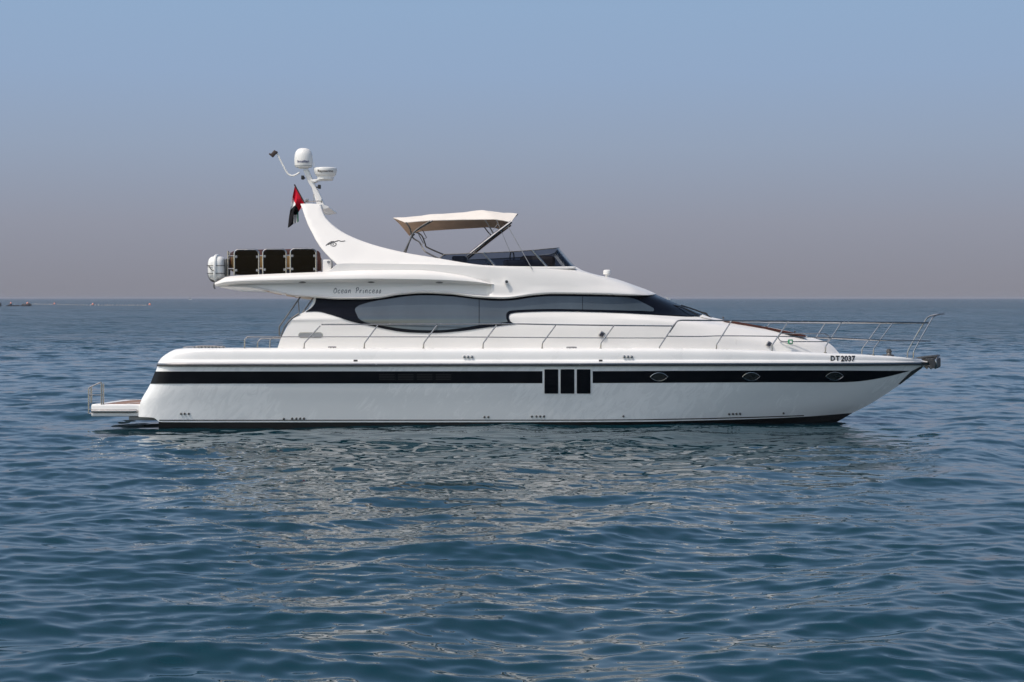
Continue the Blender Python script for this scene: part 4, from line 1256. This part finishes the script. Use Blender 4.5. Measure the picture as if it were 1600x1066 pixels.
under(finish(bm, "fluke_bar", M['steel']), anchor)

raft = empty("life_raft_canister", P(338, 439, -1.75), "white life raft canister strapped upright at the flybridge's aft end", "life raft")
bm = bmesh.new()
bmesh.ops.create_uvsphere(bm, u_segments=40, v_segments=28, radius=1)
c0 = P(339, 419.5, -1.75); k_ = (D - 1.75) / F
for v in bm.verts:
    q = v.co
    f = lambda t, e: math.copysign(abs(t) ** e, t)
    X_, Y_, Z_ = f(q.x, .55), f(q.y, .6), f(q.z, .62)
    wx_ = 12.6 + (1.2 if X_ > 0 else 0)
    v.co = Vector((c0.x + X_ * wx_ * k_ + .012 * Z_ * -6 * k_, c0.y + Y_ * .42, c0.z + Z_ * 18.8 * k_))
under(finish(bm, "canister", M['plastic']), raft)
bm = bmesh.new()
ring_ = []
for a in range(36):
    t = 2*math.pi*a/36; f = lambda t_, e: math.copysign(abs(t_) ** e, t_)
    ring_.append(Vector((c0.x + .3*k_, c0.y + f(math.cos(t), .6) * .435, c0.z + f(math.sin(t), .62) * 19.6 * k_)))
tube(ring_, .05, bm, closed=True)
under(finish(bm, "canister_flange", M['plastic']), raft)
bm = bmesh.new()
for py in (415.4, 427.6):
    zz = P(0, py, -1.75).z
    tube([Vector((c0.x + f(math.cos(2*math.pi*a/36), .55) * 13.9 * k_, c0.y + f(math.sin(2*math.pi*a/36), .6) * .45, zz)) for a in range(36)], .010, bm, closed=True, n=6)
ptube([(326,415.6,-2.2),(330,421,-2.22),(334,423.2,-2.22)], .012, bm=bm)
under(finish(bm, "lashing", M['rubber']), raft)
bm = pbox(350.8, 404.6, 354.6, 432, -1.95, -1.5, None, .02)
ptube([(325.6,430,-1.9),(331,438.6,-1.9),(342,440.4,-1.9),(350,436,-1.9)], .03, bm=bm)
ptube([(334.6,443,-2.0),(334.2,448,-2.0),(336.4,451.4,-2.0)], .022, bm=bm)
under(finish(bm, "cradle", M['darksteel']), raft)

flag = empty("ensign", P(476, 318, -.9), "red, white, black and green flag drooping from a slanted staff on the arch", "flag")
YF = -.95
bm = ptube([(476.4,318.6,YF),(460,288.4,YF)], .022)
under(finish(bm, "flagstaff", M['darkbrown']), flag)
lf = pchip([0, .2, .45, .7, 1], [460.6, 457.6, 454.4, 451.6, 449.6]); lfy = pchip([0, .2, .45, .7, 1], [290.5, 305, 323, 339, 356])
rf = pchip([0, .2, .4, .65, 1], [475, 473.4, 469, 466.4, 466.6]); rfy = pchip([0, .2, .4, .65, 1], [316.6, 321, 327.4, 333, 346])
bm = bmesh.new(); nu, nv = 40, 22
gr = []
for i in range(nu+1):
    u = i/nu; rw = []
    for j in range(nv+1):
        v = j/nv
        x = lf(u) + (rf(u) - lf(u)) * v; y = lfy(u) + (rfy(u) - lfy(u)) * v
        dep = .10 * math.sin(v * 9 + u * 2.2) * min(1, u * 3) + .05 * math.sin(v * 17 - u * 4) * min(1, u*2)
        y += .6 * math.sin(v * 9) * u
        rw.append(bm.verts.new(P(x, y, YF + dep)))
    gr.append(rw)
for i in range(nu):
    for j in range(nv):
        u, v = (i+.5)/nu, (j+.5)/nv
        f_ = bm.faces.new((gr[i][j], gr[i+1][j], gr[i+1][j+1], gr[i][j+1]))
        if u < .24 + .24*v: mi = 0
        elif v < .42 and u < .50 + .1*(.42-v) - .35*v: mi = 1
        elif u > .60 and v > .86: mi = 3
        elif u > .70 and .5 < v <= .86 : mi = 1
        else: mi = 2
        f_.material_index = mi
under(finish(bm, "flag_cloth", [M['flagred'], M['flagwhite'], M['flagblack'], M['flaggreen']], sharp=80), flag)

# ------------------------------------------------------------------ far things on the water
def far_pt(px, py):
    d = F * H / (py - HZ)
    return Vector(((px - 800) / F * d, d - D, 0)), d / F

buoy_me = None
for i, (px, py, r, lab) in enumerate(((17, 474.6, 1.3, "palest far buoy, small, floating at the left end of the line above dark rocks"),
                            (43, 475.2, 1.7, "far pink buoy just behind the dark rocks"),
                            (85, 475.6, 1.5, "far pink buoy on the float line, first one right of the rocks"),
                            (145, 476.8, 1.7, "far pink buoy near the middle of the float line, second right of the rocks"),
                            (234, 477.0, 1.8, "far pink buoy at the right end of the float line"))):
    p, k = far_pt(px, py)
    if buoy_me is None:
        bm = bmesh.new()
        bmesh.ops.create_uvsphere(bm, u_segments=20, v_segments=14, radius=1)
        for v in bm.verts: v.co.z = v.co.z * 1.1 + .55
        bm2 = box((0, 0, 1.75), (.35, .35, .3), bm, .05)
        o = finish(bm, "marker_buoy", M['buoy']); buoy_me = o
    else:
        o = buoy_me.copy(); COL.objects.link(o)
    o.location = p; o.scale = (r*k,) * 3
    tag(o, lab, "buoy", "pink buoys along the far float line")
def float_line(x0, y0, x1, y1, n, lab):
    root = empty("float_line", far_pt((x0+x1)/2, (y0+y1)/2)[0], lab, "float line", "lines of small floats between the far buoys")
    pts = []
    for i in range(n):
        t = (i + .5 + random.uniform(-.25, .25)) / n
        p, k = far_pt(x0 + (x1-x0)*t, y0 + (y1-y0)*t)
        pts.append((p, k * random.uniform(.5, .75)))
    bm = tube([far_pt(x0, y0)[0] + Vector((0,0,.02))] + [p + Vector((0, 0, .03)) for p, _ in pts] + [far_pt(x1, y1)[0] + Vector((0,0,.02))], .05, n=5)
    under(finish(bm, "rope", M['rubber']), root)
    fm = None
    for p, r in pts:
        if fm is None:
            bm = bmesh.new(); bmesh.ops.create_uvsphere(bm, u_segments=10, v_segments=8, radius=1)
            for v in bm.verts: v.co = Vector((v.co.x*1.5, v.co.y, v.co.z + .3))
            o = finish(bm, "float", M['float'], root); fm = o
        else:
            o = fm.copy(); COL.objects.link(o); o.parent = root
        o.location = p - root.location; o.scale = (r,)*3
float_line(45, 475.4, 83, 476.1, 10, "row of tiny pale floats between the buoy behind the rocks and the next")
float_line(87, 476.1, 143, 477.2, 12, "row of tiny floats leading to the middle buoy from its left")
float_line(147, 477.2, 231, 477.4, 18, "row of tiny floats between the middle buoy and the rightmost buoy")

rng = random.Random(3)
def rock(px, py, w, h, lab):
    p, k = far_pt(px, py)
    bm = bmesh.new(); bmesh.ops.create_icosphere(bm, subdivisions=3, radius=1)
    ph = [rng.uniform(0, 6) for _ in range(6)]
    for v in bm.verts:
        s = 1 + .18*math.sin(4*v.co.x + ph[0]) + .14*math.sin(5*v.co.z + ph[1]) + .12*math.sin(7*v.co.y + ph[2]) + .08*math.sin(11*v.co.x + ph[3])
        v.co = Vector((v.co.x*w*k/2, v.co.y*w*k/2.5, max(-.3, v.co.z)*h*k)) * s
    o = finish(bm, "rock", M['rock']); o.location = p
    tag(o, lab, "rock", "dark rocks far off at the left edge")
rock(-1, 478.2, 8, 4.2, "dark rock cut by the left edge of the photo")
rock(15.5, 478.2, 6, 3.4, "small lone dark rock between the edge rock and the pair")
rock(38, 478.2, 8, 3.4, "dark flat rock, left one of the touching pair")
rock(45.5, 478.2, 7, 4.2, "dark humped rock under the second buoy, right one of the pair")
p, k = far_pt(10, 478.6); q, _ = far_pt(47, 478.4)
bm = bmesh.new()
L_ = (q - p)
prev = None
for i in range(25):
    a = L_ * (i / 24.0); hh = .42 + rng.uniform(-.12, .16)
    cur = [bm.verts.new(a + Vector((0, yy, zz))) for yy, zz in ((-1.4,-.3),(-1.0,hh*.7),(-.3,hh),(.5,hh*.9),(1.2,-.3))]
    if prev:
        for k in range(4): bm.faces.new((prev[k], cur[k], cur[k+1], prev[k+1]))
    else: bm.faces.new(cur[::-1])
    prev = cur
bm.faces.new(prev)
o = finish(bm, "breakwater", M['rock']); o.location = p
tag(o, "low dark line of half-sunk breakwater linking the far rocks", "breakwater")

def small_boat(px, py, lab, L, sail=False):
    p, k = far_pt(px, py)
    root = empty("sail_boat" if sail else "motor_boat", p, lab, "boat")
    s = L * k
    bm = bmesh.new()
    st = [(-.5,.14,.16),(-.2,.17,.16),(.15,.16,.18),(.38,.08,.21),(.5,.0,.24)]
    top_ = [[bm.verts.new((x*s, sg*b*s, h*s)) for sg in (-1, 1)] for x, b, h in st]
    bot_ = [[bm.verts.new((x*.9*s, sg*b*.7*s, -.02*s)) for sg in (-1, 1)] for x, b, h in st]
    for i in range(len(st)-1):
        for j in (0, 1): bm.faces.new((top_[i][j], top_[i+1][j], bot_[i+1][j], bot_[i][j]))
        bm.faces.new((top_[i][0], top_[i+1][0], top_[i+1][1], top_[i][1]))
    bm.faces.new((top_[0][0], top_[0][1], bot_[0][1], bot_[0][0]))
    bmesh.ops.remove_doubles(bm, verts=bm.verts, dist=.001)
    finish(bm, "hull", M['plastic'], root)
    if sail:
        finish(tube([(-.05*s, 0, .1*s), (-.05*s, 0, 1.3*s)], .02*s), "mast", M['grey'], root)
        bm = bmesh.new()
        vv = [bm.verts.new(c) for c in ((-.03*s, 0, .28*s), (-.35*s, .05*s, .3*s), (-.04*s, 0, 1.15*s), (-.12*s, .1*s, .55*s))]
        bm.faces.new((vv[0], vv[1], vv[3])); bm.faces.new((vv[1], vv[2], vv[3])); bm.faces.new((vv[0], vv[3], vv[2]))
        finish(bm, "sail", M['grey'], root, smooth=False)
    else:
        finish(box((-.08*s, 0, .30*s), (.34*s, .2*s, .2*s), None, .03*s), "cabin", M['plastic'], root)
        finish(box((-.06*s, 0, .33*s), (.30*s, .206*s, .07*s), None, .01*s), "cabin_window", M['grey'], root)
        finish(tube([(-.1*s, 0, .38*s), (-.12*s, 0, .62*s)], .015*s), "mast", M['grey'], root)
    return root
small_boat(297.5, 468.6, "tiny far boat with a short mast on the horizon off the yacht's stern", 5.0, True)
small_boat(1043.6, 468.6, "tiny white motor boat on the horizon above the yacht's windscreen", 8.6)

# ------------------------------------------------------------------ smog over the far water
bm = bmesh.new()
bmesh.ops.create_cube(bm, size=1)
for v in bm.verts: v.co = Vector((v.co.x * 140000, v.co.y * 140000, 6.0 + v.co.z * 15))
hz_m = bpy.data.materials.new("smog"); hz_m.use_nodes = True
nt = hz_m.node_tree; nt.nodes.clear()
o_ = nt.nodes.new("ShaderNodeOutputMaterial"); pv = nt.nodes.new("ShaderNodeVolumePrincipled")
pv.inputs["Color"].default_value = (0.55, 0.56, 0.64, 1)
pv.inputs["Density"].default_value = 0.00009
pv.inputs["Anisotropy"].default_value = 0.0
nt.links.new(pv.outputs[0], o_.inputs["Volume"])
tag(finish(bm, "haze", hz_m, smooth=False), kind="stuff")
